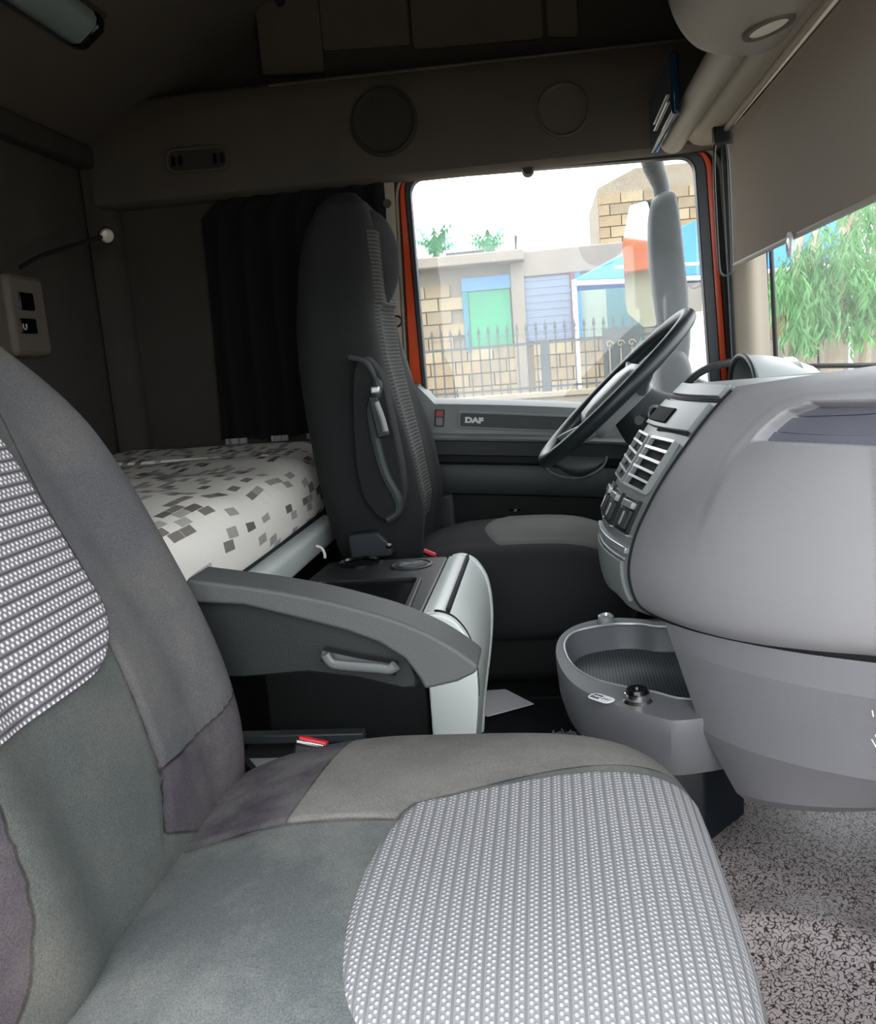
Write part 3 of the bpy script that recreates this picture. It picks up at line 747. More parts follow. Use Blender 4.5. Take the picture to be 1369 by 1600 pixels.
pboard('recess_board', ((1262, 632), (1226, 647)), ((1440, 626), (1440, 639)), m_slate, -.0135, da)

# ---- passenger side lower panel
L = [P(1038, 972, Y=1.25), P(1052, 1012, Y=1.22), P(1096, 1140, Y=1.15), P(1150, 1238, Y=1.12), P(1166, 1251, Y=1.13)]
Rr = [P(1369, 1036, Y=.945), P(1369, 1092, Y=.925), P(1369, 1220, Y=.95), P(1369, 1262, Y=1.00), P(1369, 1267, Y=1.04)]
Lf = [P(1044, 974, Y=1.42), P(1060, 1012, Y=1.42), P(1104, 1138, Y=1.34), P(1158, 1236, Y=1.30), P(1172, 1249, Y=1.30)]
def LP(u, v):
    i = min(int(v*4), 3); f = v*4-i
    a = np.array(L[i])*(1-f)+np.array(L[i+1])*f; b = np.array(Rr[i])*(1-f)+np.array(Rr[i+1])*f; c = np.array(Lf[i])*(1-f)+np.array(Lf[i+1])*f
    if u < .15: k = u/.15; return c*(1-k)+a*k
    k = (u-.15)/.85*2.1; p = a*(1-k)+b*k
    return p+np.array([-.8, -.6, 0])*.02*(k*(1-k)*4 if k < 1 else (1-k)*.8)
V, Fc = gridf(lambda u, v: LP(u, v), 80, 33)
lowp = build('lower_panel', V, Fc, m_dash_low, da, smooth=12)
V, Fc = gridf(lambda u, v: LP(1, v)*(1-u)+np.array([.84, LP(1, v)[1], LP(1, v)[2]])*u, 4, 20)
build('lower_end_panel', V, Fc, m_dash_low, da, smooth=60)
build('panel_seam', *tubeg([LP(.15+.85*k/30, 0)+np.array([.004, .004, .002]) for k in range(31)], .004, 6), m_darker, da)
# scratched lettering-like white marks at the frame edge of the lower panel
for (x0, y0, x1, y1) in ((1363, 1110, 1365, 1120), (1362, 1155, 1369, 1167), (1368, 1148, 1369, 1152)):
    a = Vector(P(x0, y0, Y=.915)); b = Vector(P(x1, y1, Y=.913)); build('scratch', *tubeg([a, b], .0007, 6), m_wpaint, da)
# underside and inner closure so nothing is see-through
build('under_cover', *bxr(.42, .86, YN+.06, 1.50, .28, .30), m_darker, da, smooth=0)

# ---- dash top
def topz(x, y): return .792
V = []; Fc = []
ptsN = [cv(NC, 0)+np.array([0, 0, .001])]; 
edgep = [PS(UM*(1-k/24), 0) for k in range(25)]+[S(k/8, 0) for k in range(1, 9)]+[np.array([.30, 1.68, .770]), np.array([.33, 1.80, .762]), np.array([.36, 1.95, .760]), np.array([.40, 2.2, .755]), np.array([.44, 2.40, .75])]
n = len(edgep)
def tf(u, v):
    i = min(int(u*(n-1)), n-2); f = u*(n-1)-i; p = edgep[i]*(1-f)+edgep[i+1]*f
    y = p[1]; xe = wsx(max(.45, min(2.38, y)))-.01
    z = p[2]+.006*math.sin(v*math.pi/2) - .02*v*v
    return (p[0]+(xe-p[0])*v, y, z)
V, Fc = gridf(tf, 90, 14); build('dash_top', V, Fc, m_stack, da, smooth=180)
# windshield demist strip
build('demist_strip', *tubeg([(wsx(y)-.05, y, .785) for y in np.linspace(.5, 2.2, 14)], .006, 6), m_black, da)
# driver side dash body, dark, seen below the wheel
def db(u, v):
    y = 1.60+.84*u; pr_ = [(.34+.03*u, .765), (.30+.04*u, .735), (.27+.05*u, .69), (.27+.05*u, .62), (.31+.03*u, .55), (.40, .48), (.55, .42)]
    i = min(int(v*6), 5); f = v*6-i; a = np.array(pr_[i])*(1-f)+np.array(pr_[i+1])*f; return (a[0], y, a[1])
V, Fc = gridf(db, 14, 25); build('driver_panel', V, Fc, m_doord, da, smooth=180)
# instrument hood
hc = np.array([.47, 1.98])
def hoodf(u, v):
    a = -.05+u*(math.pi+.1); y = hc[1]-.13*math.cos(a); x = .42+.13*v; z = .762+.065*math.sin(a)*(1-.45*v*v); return (x, y, z)
V, Fc = gridf(hoodf, 30, 12); build('instrument_hood', V, Fc, m_stack, da, smooth=180)
V, Fc = gridf(lambda u, v: (hoodf(u, 0)[0]+.002-.0*v, hc[1]+(hoodf(u, 0)[1]-hc[1])*(1-.14*v), .765+(hoodf(u, 0)[2]-.765)*(1-.2*v)), 30, 2)
build('hood_lip', *tubeg([hoodf(k/29, 0) for k in range(30)], .006, 8), m_dark, da)
build('instrument_cluster', *prism([(hc[1]-.12*math.cos(a), .762+.055*math.sin(a)) for a in np.linspace(0, math.pi, 20)], lambda p: (.50, p[0], p[1]), lambda p: (.52, p[0], p[1])), m_blackg, da)
# curved black hoop at the door side of the dash
hp2 = catmull([P(1060, 640, Y=2.28), P(1064, 612, Y=2.28), P(1080, 592, Y=2.28), P(1110, 574, Y=2.28), P(1150, 565, Y=2.28), P(1168, 568, Y=2.28), P(1176, 582, Y=2.28)], 26)
build('corner_hoop', *tubeg(hp2, .010, 10), m_black, da)
# ignition barrel
ic = Vector(P(1025, 647, Y=1.93)); ax = Vector((-.55, -.75, .2))
build('ignition_ring', *latheg([(.020, -.02), (.020, .004), (.014, .008), (.013, .003)], ic, ax, 28), m_silver, da)
build('ignition_barrel', *latheg([(.013, -.01), (.012, .004), (0, .005)], ic, ax, 24), m_black, da)

# ---- tray with power sockets between dash and seats
tr = thing('console_tray', (.08, 1.2, .36), 'dark grey oval console tray with two round power sockets under the dashboard', 'tray')
ZT = .365
trim_px = [(1075, 1128), (1030, 1124), (985, 1112), (940, 1095), (900, 1074), (876, 1046), (868, 1015), (878, 992), (905, 976), (950, 967), (1000, 968), (1040, 972)]
OT = [P(x, y, Z=ZT) for x, y in trim_px]
back = [np.array([.40, 1.60, ZT]), np.array([.42, 1.24, ZT]), np.array([.30, 1.185, ZT])]
outer = [(q[0], q[1]) for q in catmull(OT+back, 72, True)]
cxy = (.14, 1.38)
inner_px = [(1100, 1092), (1020, 1082), (975, 1074), (930, 1062), (898, 1042), (884, 1014), (892, 995), (915, 985), (960, 978), (1000, 978), (1040, 982)]
IT = [P(x, y, Z=ZT) for x, y in inner_px]; inner = [(q[0], q[1]) for q in catmull(IT+[np.array([.38, 1.52, ZT]), np.array([.38, 1.32, ZT])], 72, True)]
def sc(o, k, c=cxy): return [(c[0]+(a-c[0])*k, c[1]+(b-c[1])*k) for a, b in o]
# resample both outlines by angle so that they match
def byang(o, n=96, c=cxy):
    an = [math.atan2(b-c[1], a-c[0]) for a, b in o]; rr_ = [math.hypot(a-c[0], b-c[1]) for a, b in o]
    srt = sorted(zip(an, rr_)); an = [s[0] for s in srt]; rr_ = [s[1] for s in srt]
    an2 = [an[-1]-2*math.pi]+an+[an[0]+2*math.pi]; rr2 = [rr_[-1]]+rr_+[rr_[0]]
    return [(c[0]+np.interp(t, an2, rr2)*math.cos(t), c[1]+np.interp(t, an2, rr2)*math.sin(t)) for t in np.linspace(-math.pi, math.pi, n, endpoint=False)]
outer = byang(outer); inner = byang(inner)
lay = [(outer, .93, .0, -.085), (outer, .975, 0, -.06), (outer, .995, 0, -.02), (outer, 1.0, 0, -.004), (outer, .992, 0, .002), (inner, 1.03, 0, .002), (inner, 1.0, 0, -.002), (inner, .975, 0, -.03), (inner, .95, 0, -.042), (inner, .90, 0, -.044)]
V = []; N = 96
for o, k, _, dz in lay: V += [(a, b, ZT+dz) for a, b in sc(o, k)]
Fc = [(j*N+i, j*N+(i+1) % N, (j+1)*N+(i+1) % N, (j+1)*N+i) for j in range(len(lay)-1) for i in range(N)]
build('tray_body', V, Fc, mat('tray_plastic', '#6a6b70', .45, .2, 600), tr, smooth=35)
build('tray_liner', *prism(sc(inner, .93), lambda p: (p[0], p[1], ZT-.046), lambda p: (p[0], p[1], ZT-.040)), m_meshr, tr)
build('tray_rim', *tubeg([(a, b, ZT+.002) for a, b in sc(inner, 1.015)], .0022, 6, closed=True), m_silver, tr)
for i, (px, py, r) in enumerate(((996, 1090, .018), (947, 968, .0145))):
    c = P(px, py, Z=ZT+.006); up = (0, 0, 1)
    s = build('power_socket', *latheg([(r*1.25, -.014), (r*1.22, -.004), (r, .0), (r, .008), (r*.75, .010), (r*.62, .004)], c, up, 28), m_silver if i else m_chrome, tr)
    build('socket_cap', *latheg([(r*.98, -.002), (r*1.0, .006), (r*.8, .014), (r*.4, .013), (r*.3, .009), (0, .009)] if not i else [(r*.62, .004), (r*.4, .0), (0, 0)], c, up, 28), m_blackg, s)
lab = Vector(P(939, 1090, Z=ZT+.004)); ux = Vector((.93, -.35, 0)).normalized(); uy = Vector((.35, .93, 0)).normalized()
q0 = Vector(P(923, 1086, Z=ZT+.004)); q1 = Vector(P(957, 1097, Z=ZT+.004)); ux = (q1-q0).normalized(); uy = Vector((0, 0, 1)).cross(ux); wl = (q1-q0).length
fl = lambda off: (lambda p: q0+ux*p[0]+uy*p[1]+Vector((0, 0, off)))
pill = rpoly([(0, -.011), (wl, -.011), (wl, .011), (0, .011)], .0105, 6)
lb_ = build('rating_label', *prism(pill, fl(0), fl(.001)), m_white, tr)
build('label_block', *prism([(.004, -.007), (wl*.47, -.007), (wl*.47, .007), (.004, .007)], fl(.0009), fl(.0014)), m_black, lb_)
textm('10A', .0085, 'rating_text', m_white, lb_, fl(.0016)((.0055, -.003)), ux, uy, .0001, bold=.0002)
textm('24V', .0085, 'voltage_text', m_dark, lb_, fl(.0013)((wl*.54, -.003)), ux, uy, .0001)
# dark pedestal below tray
tag(build('tray_pedestal', *prism([(.02, 1.315), (.212, 1.318), (.290, 1.41), (.290, 1.66), (.02, 1.66)], lambda p: (p[0], p[1], .0), lambda p: (p[0], p[1], .275)), m_frame, bevel=.006), 'blue black pedestal box under the console tray', 'pedestal')

# ================================================================== STEERING WHEEL
WC = np.array(P(960, 608, Y=2.03)); wn_ = Vector((-.675, -.0, .738)).normalized(); wy = Vector((0, 1, 0)); wx = wy.cross(wn_).normalized()
if wx.x < 0: wx = -wx
wh = thing('steering_wheel', tuple(WC), 'large dark steering wheel seen edge on in front of the driver window', 'steering wheel')
WR = .222
pts = [Vector(WC)+wx*WR*math.cos(a)+wy*WR*math.sin(a) for a in np.linspace(0, 2*math.pi, 72, endpoint=False)]
build('rim', *tubeg(pts, .0165, 14, closed=True), mat('wheel_leather', '#20282b', .42, .3, 500), wh)
def wp(a, b, h): return Vector(WC)+wx*a+wy*b+wn_*h
hub = rpoly([(-.10, -.075), (.055, -.095), (.075, 0), (.055, .095), (-.10, .075)], .035, 6)
lay = [(1.0, -.050), (1.10, -.025), (1.04, -.002), (.9, .012), (.5, .018)]
V = []; n_ = len(hub)
for k, h in lay: V += [wp(p[0]*k, p[1]*k, h) for p in hub]
Fc = [(j*n_+i, j*n_+(i+1) % n_, (j+1)*n_+(i+1) % n_, (j+1)*n_+i) for j in range(len(lay)-1) for i in range(n_)]+[tuple(range(n_)), tuple(range((len(lay)-1)*n_, len(lay)*n_))[::-1]]
build('hub', V, Fc, m_stack, wh, smooth=50)
for ang in (20, 160, 235, 305):
    a = math.radians(ang)
    b_ = [wp(.07*math.cos(a+math.pi/2)*-1, .07*math.sin(a+math.pi/2)*0, 0)]
    d = (math.sin(math.radians(ang)), math.cos(math.radians(ang)))
    path = [wp(d[0]*r_, d[1]*r_, h) for r_, h in ((.05, -.03), (.11, -.028), (.16, -.016), (.215, -.002))]
    build('spoke', *tubeg(catmull(path, 10), [.024, .023, .021, .019, .017, .016, .015, .015, .014, .012], 12, squash=.55), m_stack, wh)
build('steering_shroud', *tubeg([wp(0, 0, -.04), wp(.0, 0, -.09), wp(.02, 0, -.16), wp(.05, 0, -.26)], [.05, .068, .085, .10], 20), m_dark, wh)
for s, py_ in ((-1, .05), (-1, 0)):
    pass
stalk = [wp(0, .05*s_, -.08) for s_ in (-1,)][0]
build('column_stalk', *tubeg([wp(.0, -.05, -.085), wp(-.01, -.12, -.08), wp(-.015, -.19, -.065)], [.007, .007, .010], 8), m_black, wh)

# ================================================================== PASSENGER SEAT
class Pillow:
    def __init__(s, C, U, V, N, a, b, h, n=3.0, m=3.0, bump=None, bfun=None, skirt=.06):
        s.C, s.U, s.V, s.N = [np.array(x, float) for x in (C, U, V, N)]; s.a, s.b, s.h, s.n, s.m = a, b, h, n, m
        s.bump = bump or (lambda u, v: 0); s.bfun = bfun or (lambda u: b); s.skirt = skirt
    def rho(s, u, v):
        return (abs(u/s.a)**s.n+abs(v/s.bfun(u))**s.n)**(1/s.n)
    def pt(s, u, v, off=0):
        r = min(1, s.rho(u, v)); z = s.h*(1-r**s.m)**(1/s.m)
        return s.C+s.U*u+s.V*v+s.N*(z+s.bump(u, v)*(1-r**6)+off)
    def top(s, u, v, off=0): return s.pt(u, v, off)
    def mesh(s, nth=160, nr=56, groove=None):
        V = []; UVc = []
        for j in range(nr+1):
            r = math.sin(j/nr*math.pi/2)
            for i in range(nth):
                th = 2*math.pi*i/nth; c, sn = math.cos(th), math.sin(th)
                k = (abs(c)**s.n+abs(sn)**s.n)**(-1/s.n); u = s.a*k*c*r; v = s.bfun(u)*k*sn*r
                g = groove(u, v) if groove else 0
                V.append(s.pt(u, v, g)); UVc.append((u, v))
        for q, (dz, kk) in enumerate(((-.3, 1.0), (-.7, .995), (-1, .96))):
            for i in range(nth):
                th = 2*math.pi*i/nth; c, sn = math.cos(th), math.sin(th)
                k = (abs(c)**s.n+abs(sn)**s.n)**(-1/s.n)*kk; u = s.a*k*c; v = s.bfun(u)*k*sn
                V.append(s.C+s.U*u+s.V*v+s.N*(dz*s.skirt)); UVc.append((u, v))
        rows_ = nr+4; Fc = [(j*nth+i, j*nth+(i+1) % nth, (j+1)*nth+(i+1) % nth, (j+1)*nth+i) for j in range(rows_-1) for i in range(nth)]
        Fc.append(tuple(range((rows_-1)*nth, rows_*nth)))
        return V, Fc, UVc
ps = thing('truck_seat', (-.15, .735, .30), 'large grey passenger seat with dotted weave panels filling the foreground', 'seat')
# -- cushion
cu = Pillow((-.145, .738, .315), (1, 0, 0), (0, 1, 0), (0, 0, 1), .288, .283, .146, 4.2, 3.3,
            bump=lambda u, v: -.024*sm(-.03, -.28, u)-.008*math.exp(-(u/.15)**2-(v/.15)**2)-.02*sm(.08, .28, u)*0, skirt=.09)
def cuv(px, py, Z=.445):
    q = P(px, py, Z=Z); return (q[0]-cu.C[0], q[1]-cu.C[1])
seamA = [cuv(*p) for p in ((285, 1292), (375, 1290), (445, 1286), (540, 1289), (622, 1288))]
far_uv = .30
panel2 = [cuv(285, 1292), cuv(445, 1286), cuv(530, 1175), cuv(560, 1130), (-.40, .40), (-.40, .1)]           # purple velour flank
panel1 = [cuv(445, 1286), cuv(622, 1288), cuv(648, 1268), cuv(1010, 1185), (.30, .17), (.30, .40), cuv(560, 1130), cuv(530, 1175)]
mesh = cu.mesh(groove=lambda u, v: -.004*math.exp(-(line_d((u, v), seamA)/.004)**2))
at = {'panel1': [poly_sdf(p, panel1) for p in mesh[2]], 'panel2': [poly_sdf(p, panel2) for p in mesh[2]]}
cush = build('seat_cushion', mesh[0], mesh[1], m_cush, ps, smooth=180, attrs=at)
Lb = [cuv(*p) for p in ((645, 1270), (605, 1310), (575, 1360), (548, 1425), (532, 1490), (530, 1540), (545, 1575), (575, 1592))]
Lb = catmull([np.array(p) for p in Lb], 40)
fr_near = cuv(640, 1603)[1]
def insert(name, Pw, Lf_, Rf_, m, parent, off, nx=70, ny=90, uvk=(1, 1)):
    V = []; UVc = []
    for j in range(ny):
        b = j/(ny-1); l = Lf_(b); r = Rf_(b)
        for i in range(nx):
            a = i/(nx-1); u = l[0]*(1-a)+r[0]*a; v = l[1]*(1-a)+r[1]*a
            e = min(a, 1-a)*float(np.hypot(r[0]-l[0], r[1]-l[1])); e2 = min(b, 1-b)*.5
            k = sm(0, .008, min(e, e2)+.0001)
            V.append(Pw.pt(u, v, -.003+(off+.003)*k)); UVc.append((u, v))
    Fc = [(j*nx+i, j*nx+i+1, (j+1)*nx+i+1, (j+1)*nx+i) for j in range(ny-1) for i in range(nx-1)]
    return build(name, V, Fc, m, parent, smooth=180, uv=UVc)
def edge_u(v, rho=.992):
    lo, hi = 0, cu.a
    for _ in range(30):
        mid = (lo+hi)/2
        if cu.rho(mid, v) < rho: lo = mid
        else: hi = mid
    return lo
p0 = Lb[0]; p1 = np.array(cuv(1010, 1184))
vfar = p1[1]
def Lf_(b): return Lb[int(round(b*39))] if False else cv(Lb, b)
def Rf_(b):
    vv = vfar*(1-b)+Lb[-1][1]*b; return np.array([edge_u(vv), vv])
insert('seat_insert', cu, Lf_, Rf_, m_dots, ps, .0035)
# frayed threads at the far front edge of the cushion
fz = MB()
for k in range(46):
    uu = random.uniform(.125, .185); c = Vector(cu.pt(uu, .282*random.uniform(.84, .90), .002)); L_ = random.uniform(.003, .009)
    d = Vector((random.uniform(-1, 1), random.uniform(-.3, .3), random.uniform(-.2, 1))).normalized()
    fz.add(*tubeg([c, c+d*L_*.5+Vector((random.uniform(-.002, .002), 0, .001)), c+d*L_], .0004, 4))
o = fz.obj('frayed_thread', m_seatd, ps, smooth=0); o['kind'] = 'stuff'
# -- backrest
UB = np.array([-.41, 0, .912]); UB /= np.linalg.norm(UB); NB = np.array([.912, 0, .41]); NB /= np.linalg.norm(NB)
cb = np.array([-.162-.45*.76, .735, .76])           # point on the front plane
BH = .12
def bb(u): return .296*(1-.38*sm(-.03, .35, u))
bk = Pillow(cb-NB*(BH-.0), UB, (0, 1, 0), NB, .46, .262, BH, 3.2, 3.0,
            bump=lambda u, v: .045*sm(.11, .21, abs(v))*sm(.34, .05, u)+.012*math.exp(-((u+.18)/.12)**2)*(1-sm(.1, .2, abs(v))), bfun=bb, skirt=.07)
def buv(px, py):
    d = ray(px, py); t = (cb-EYE)@NB/(NB@d); q = EYE+t*d-cb; return (q@UB, q[1])
seamB = [buv(*p) for p in ((157, 1000), (200, 1085), (240, 1160), (262, 1200), (272, 1240), (284, 1292))]
edgeB = [buv(*p) for p in ((262, 1200), (300, 1165), (345, 1115), (372, 1060), (385, 1000))]
bandp = [buv(*p) for p in ((157, 1000), (200, 1085), (262, 1200), (300, 1165), (345, 1115), (372, 1060), (385, 1000), (372, 960))]+[(.0, .35), (.7, .35), (.7, .02)]+[buv(*p) for p in ((0, 640), (60, 770), (120, 885), (152, 950))]
purple = [buv(*p) for p in ((262, 1200), (300, 1165), (345, 1115), (372, 1060), (385, 1000))]+[(-.1, .40), (-.55, .40)]+[buv(284, 1292), buv(272, 1240)]
purp2 = [buv(*p) for p in ((-20, 1300), (35, 1395), (70, 1480), (110, 1600))]+[(-.6, -.1), (-.6, -.4), (.6, -.4), (.3, -.17)]
mesh = bk.mesh(groove=lambda u, v: -.006*math.exp(-(line_d((u, v), seamB)/.004)**2)-.005*math.exp(-(line_d((u, v), edgeB)/.004)**2)-.004*math.exp(-(line_d((u, v), purp2[:4])/.004)**2))
at = {'panel1': [poly_sdf(p, bandp) for p in mesh[2]], 'panel2': [min(poly_sdf(p, purple), poly_sdf(p, purp2)) for p in mesh[2]]}
build('backrest', mesh[0], mesh[1], m_back, ps, smooth=180, attrs=at)
Rb = catmull([np.array(buv(*p)) for p in ((-60, 590), (0, 680), (60, 775), (120, 885), (152, 950), (158, 1000), (146, 1045), (108, 1080), (60, 1105), (0, 1130), (-60, 1150))], 80)
def RBf(b): return cv(Rb, b)
def LBf(b):
    r = cv(Rb, b); return np.array([r[0], -.80*bb(r[0])])
insert('backrest_insert', bk, LBf, RBf, m_dotsb, ps, .004, 90, 140)
# backrest rear shell
build('backrest_shell', *prism(rpoly([(-.40, -.24), (-.40, .24), (.30, .22), (.42, .14), (.42, -.14), (.30, -.22)], .05, 6), lambda p: cb+UB*p[0]+np.array([0, 1, 0])*p[1]-NB*(BH+.03), lambda p: cb+UB*p[0]+np.array([0, 1, 0])*p[1]-NB*(BH+.06)), m_seatside, ps, bevel=.01)
# -- seat base
build('seat_pan', *bxr(-.40, .08, .50, .97, .235, .265), m_black, ps, bevel=.01)
build('seat_base', *bxr(-.38, .02, .53, .94, .036, .245), m_seatside, ps, bevel=.02)
# -- recliner lever by the joint
la, lb2 = Vector(P(378, 1196, Y=.99)), Vector(P(404, 1222, Y=1.0))
build('recline_lever', *tubeg([la+Vector((-.02, 0, .03)), la, lb2, lb2+Vector((.02, 0, -.02))], [.012, .012, .010, .009], 10), m_blackg, ps)
# -- armrest: profile in the X-Z plane
AY = 1.03
top_px = [(290, 905), (345, 912), (420, 922), (500, 937), (560, 952), (620, 970), (680, 996), (725, 1024), (748, 1042)]
bot_px = [(744, 1052), (715, 1066), (664, 1078), (655, 1060), (632, 1030), (592, 1005), (540, 986), (470, 968), (380, 946), (290, 942)]
oa = [(q[0], q[2]) for q in (P(x, y, Y=AY-.035) for x, y in top_px)]; oa = [tuple(q) for q in catmull([np.array(q) for q in oa], 26)]
oa += [(q[0], q[2]) for q in (P(x, y, Y=AY-.035) for x, y in bot_px)]
def inset(o, d):
    n = len(o); out = []
    for i in range(n):
        a = np.array(o[i-1]); b = np.array(o[(i+1) % n]); t = b-a; t /= np.linalg.norm(t)+1e-9; out.append(np.array(o[i])+np.array([t[1], -t[0]])*d)
    return out
arm = build('armrest', *prism(oa, fy(AY-.035), fy(AY+.035)), mat('armrest_plastic', '#4b4d4d', .6, .5, 450, .05), ps, bevel=.011, bseg=4)
# lower flank of the armrest, darker
fl_px = [(300, 935), (380, 938), (480, 960), (560, 985), (610, 1010), (640, 1035), (650, 1060), (650, 1076), (630, 1078), (560, 1062), (480, 1052), (380, 1060), (300, 1060)]
ofl = [(q[0], q[2]) for q in (P(x, y, Y=AY-.025) for x, y in fl_px)]
build('flank_panel', *prism(ofl, fy(AY-.022), fy(AY+.02)), mat('armrest_flank', '#171b1b', .6, .3, 400), arm, bevel=.003)
hpn = [P(x, y, Y=AY-.05) for x, y in ((508, 1022), (516, 1034), (530, 1039), (590, 1044), (608, 1046), (618, 1040))]
build('grip_bar', *tubeg(catmull(hpn, 20), .0075, 10, squash=.8), mat('grip_grey', '#5f6263', .4), arm)
hpn2 = [P(x, y, Y=AY-.03) for x, y in ((505, 1022), (560, 1034), (620, 1044))]
build('grip_backing', *tubeg(hpn2, .010, 8), m_black, arm)

# ---- belt buckle
bu = thing('seat_belt_buckle', (-.32, 1.0, .38), 'black seat belt buckle with a red release button beside the passenger seat', 'buckle')
c = Vector(P(489, 1164, Y=1.04)); a1 = Vector(P(462, 1158, Y=1.04)); a2 = Vector(P(517, 1170, Y=1.04)); bxv = (a2-a1).normalized(); up = Vector((.10, .35, 1)); up = (up-bxv*up.dot(bxv)).normalized(); by = up.cross(bxv)
m3 = Matrix((bxv, by, up)).transposed()
build('buckle_body', *boxg(c-up*.05, (.044, .026, .10), m3), m_black, bu, bevel=.004)
build('button_frame', *boxg(c+up*.002, (.042, .024, .006), m3), m_chrome, bu, bevel=.0015)
build('release_button', *boxg(c+up*.004-by*.001, (.037, .019, .009), m3), m_red, bu, bevel=.002)
build('buckle_stalk', *tubeg([c-up*.09, c-up*.16+Vector((-.01, 0, 0)), c-up*.26+Vector((-.02, 0, 0))], .008, 8), m_black, bu)
# seat rail on the floor behind
rl = thing('floor_rail', (-.36, 1.12, .2), 'grey metal rail low in the gap behind the red buckle', 'rail')
build('rail_bar', *bxr(-.50, -.28, 1.08, 1.10, .335, .345), m_stack, rl, bevel=.002)
build('rail_bar', *bxr(-.50, -.28, 1.12, 1.14, .355, .368), m_dark, rl, bevel=.002)
build('rail_foot', *bxr(-.46, -.30, 1.06, 1.16, .13, .34), m_darker, rl, bevel=.004)

# ================================================================== FLOOR: raised part, ribs, mat, paper
st(MB().add(*bxr(XR, .20, 1.33, 2.46, -.02, .14)).obj('trim_9', m_rubber, bevel=.01))
# ribbed rubber mat on the raised floor
rb = thing('ribbed_floor_mat', (0, 1.95, .142), 'black rubber mat with long ribs on the floor beside the driver seat', 'mat')
build('mat_base', *bxr(-.30, .30, 1.78, 2.25, .1405, .146), m_rubber, rb, smooth=0)
for k in range(9):
    y = 1.88+.036*k; build('rib', *bxr(-.28, .28, y-.004, y+.004, .145, .153), m_dark, rb, bevel=.002)
# passenger footwell covering
def mz(x, y):
    c = (.27, .93); r = math.hypot((x-c[0])*1.0, (y-c[1])*.9)
    z = .03+.05*sm(.9, 1.35, y)+.10*sm(.45, .85, x)
    z += .014*math.exp(-((r-.20)/.030)**2)*sm(1.3, 1.2, y)-.006*sm(.18, .08, r)
    e = math.hypot((x-.225)/.050, (y-1.10)/.032)
    z -= .006*math.exp(-((e-1)/.12)**2)
    return z
V, Fc = gridf(lambda u, v: (-.40+1.24*u, .40+1.50*v, mz(-.40+1.24*u, .40+1.50*v)), 170, 150)
tag(build('footwell_carpet', V, Fc, m_mat, smooth=180), 'speckled pinkish grey vinyl covering the passenger footwell', 'floor covering')
pz = .165
pp = [P(x, y, Z=.15) for x, y in ((737, 1080), (790, 1076), (834, 1099), (762, 1118), (735, 1108))]
V, Fc = prism([(q[0], q[1]) for q in pp], lambda p: (p[0], p[1], .147+.01*abs(p[0]+.13)), lambda p: (p[0], p[1], .149+.01*abs(p[0]+.13)))
tag(build('paper_sheet', V, Fc, m_white, smooth=0), 'crumpled white sheet of paper lying on the dark floor', 'paper')

# ================================================================== STORAGE CONSOLE between the seats
sb = thing('storage_console', (-.30, 1.45, .14), 'storage box between the seats with black lid and pale curved front', 'storage box')
XL, XF_, YA, YB, ZL = -.46, -.205, 1.235, 1.63, .497
build('box_body', *bxr(XL, XF_, YA+.01, YB-.01, .14, ZL-.02), m_darker, sb, bevel=.006)
lidp = rpoly([(XL, YA), (XF_, YA), (XF_, YB), (XL+.02, YB)], .012, 5)
li = build('lid', *prism(lidp, lambda p: (p[0], p[1], ZL-.022), lambda p: (p[0], p[1], ZL)), m_black, sb, bevel=.004)
# recessed pen tray in the lid: raised rim plus floor
to = rpoly([(-.42, 1.27), (-.225, 1.27), (-.232, 1.46), (-.42, 1.47)], .012, 5); ti = rpoly([(-.412, 1.278), (-.236, 1.278), (-.241, 1.452), (-.412, 1.462)], .010, 5)
build('pen_tray_rim', *ringp(to, ti, lambda p: (p[0], p[1], ZL-.001), lambda p: (p[0], p[1], ZL+.006)), m_black, li, bevel=.002)
build('pen_tray_floor', *prism(ti, lambda p: (p[0], p[1], ZL-.001), lambda p: (p[0], p[1], ZL+.001)), m_blackg, li)
c = P(562, 880, Z=ZL); build('cup_holder', *latheg([(.042, .0), (.042, .004), (.037, .005), (.035, .001), (0, .0015)], c, (0, 0, 1), 32), m_blackg, li)
c = Vector(P(643, 883, Z=ZL)); build('ashtray_disc', *latheg([(.040, .0), (.040, .002), (.036, .003), (.035, .001), (.030, .001), (.029, .003), (0, .003)], c, (0, 0, 1), 32), m_dark, li)
build('ashtray_mark', *tubeg([c+Vector((-.02, -.012, .0035)), c+Vector((.02, .014, .0035))], .0015, 6), m_silver, li)
build('ashtray_mark', *tubeg([c+Vector((-.022, .008, .0035)), c+Vector((0, .0, .0035)), c+Vector((.02, -.006, .0035))], .0017, 6), m_silver, li)
# pale curved front
fp = catmull([(XF_+.003, ZL+.002), (-.180, ZL+.004), (-.155, ZL-.010), (-.136, ZL-.045), (-.130, ZL-.10), (-.136, ZL-.17), (-.155, ZL-.28), (-.165, .14)], 40)
fout = [tuple(p) for p in fp]+[(XF_+.003, .14)]
build('front_shell', *prism(fout, fy(YA+.012), fy(YB-.012)), m_lightp, sb, smooth=40)
for y0, y1 in ((YA-.006, YA+.012), (YB-.012, YB+.006)):
    build('end_cheek', *prism([(p[0]+.004*(1 if i < 40 else 0), p[1]) for i, p in enumerate(fout)], fy(y0), fy(y1)), m_lightp, sb, bevel=.003)
build('shutter_slit', *bxr(-.168, -.163, YA+.02, YB-.02, ZL-.01, ZL+.0062), m_darker, sb, smooth=0)
arcp = [(p[0]+.003, YA+.012, p[1]+.001) for p in fp[4:26]]
build('shutter_gap', *tubeg(arcp, .0022, 6), m_darker, sb)
# small white strap loop behind
hk = catmull([P(x, y, Y=1.72) for x, y in ((494, 853), (502, 856), (507, 864), (508, 872))], 10)


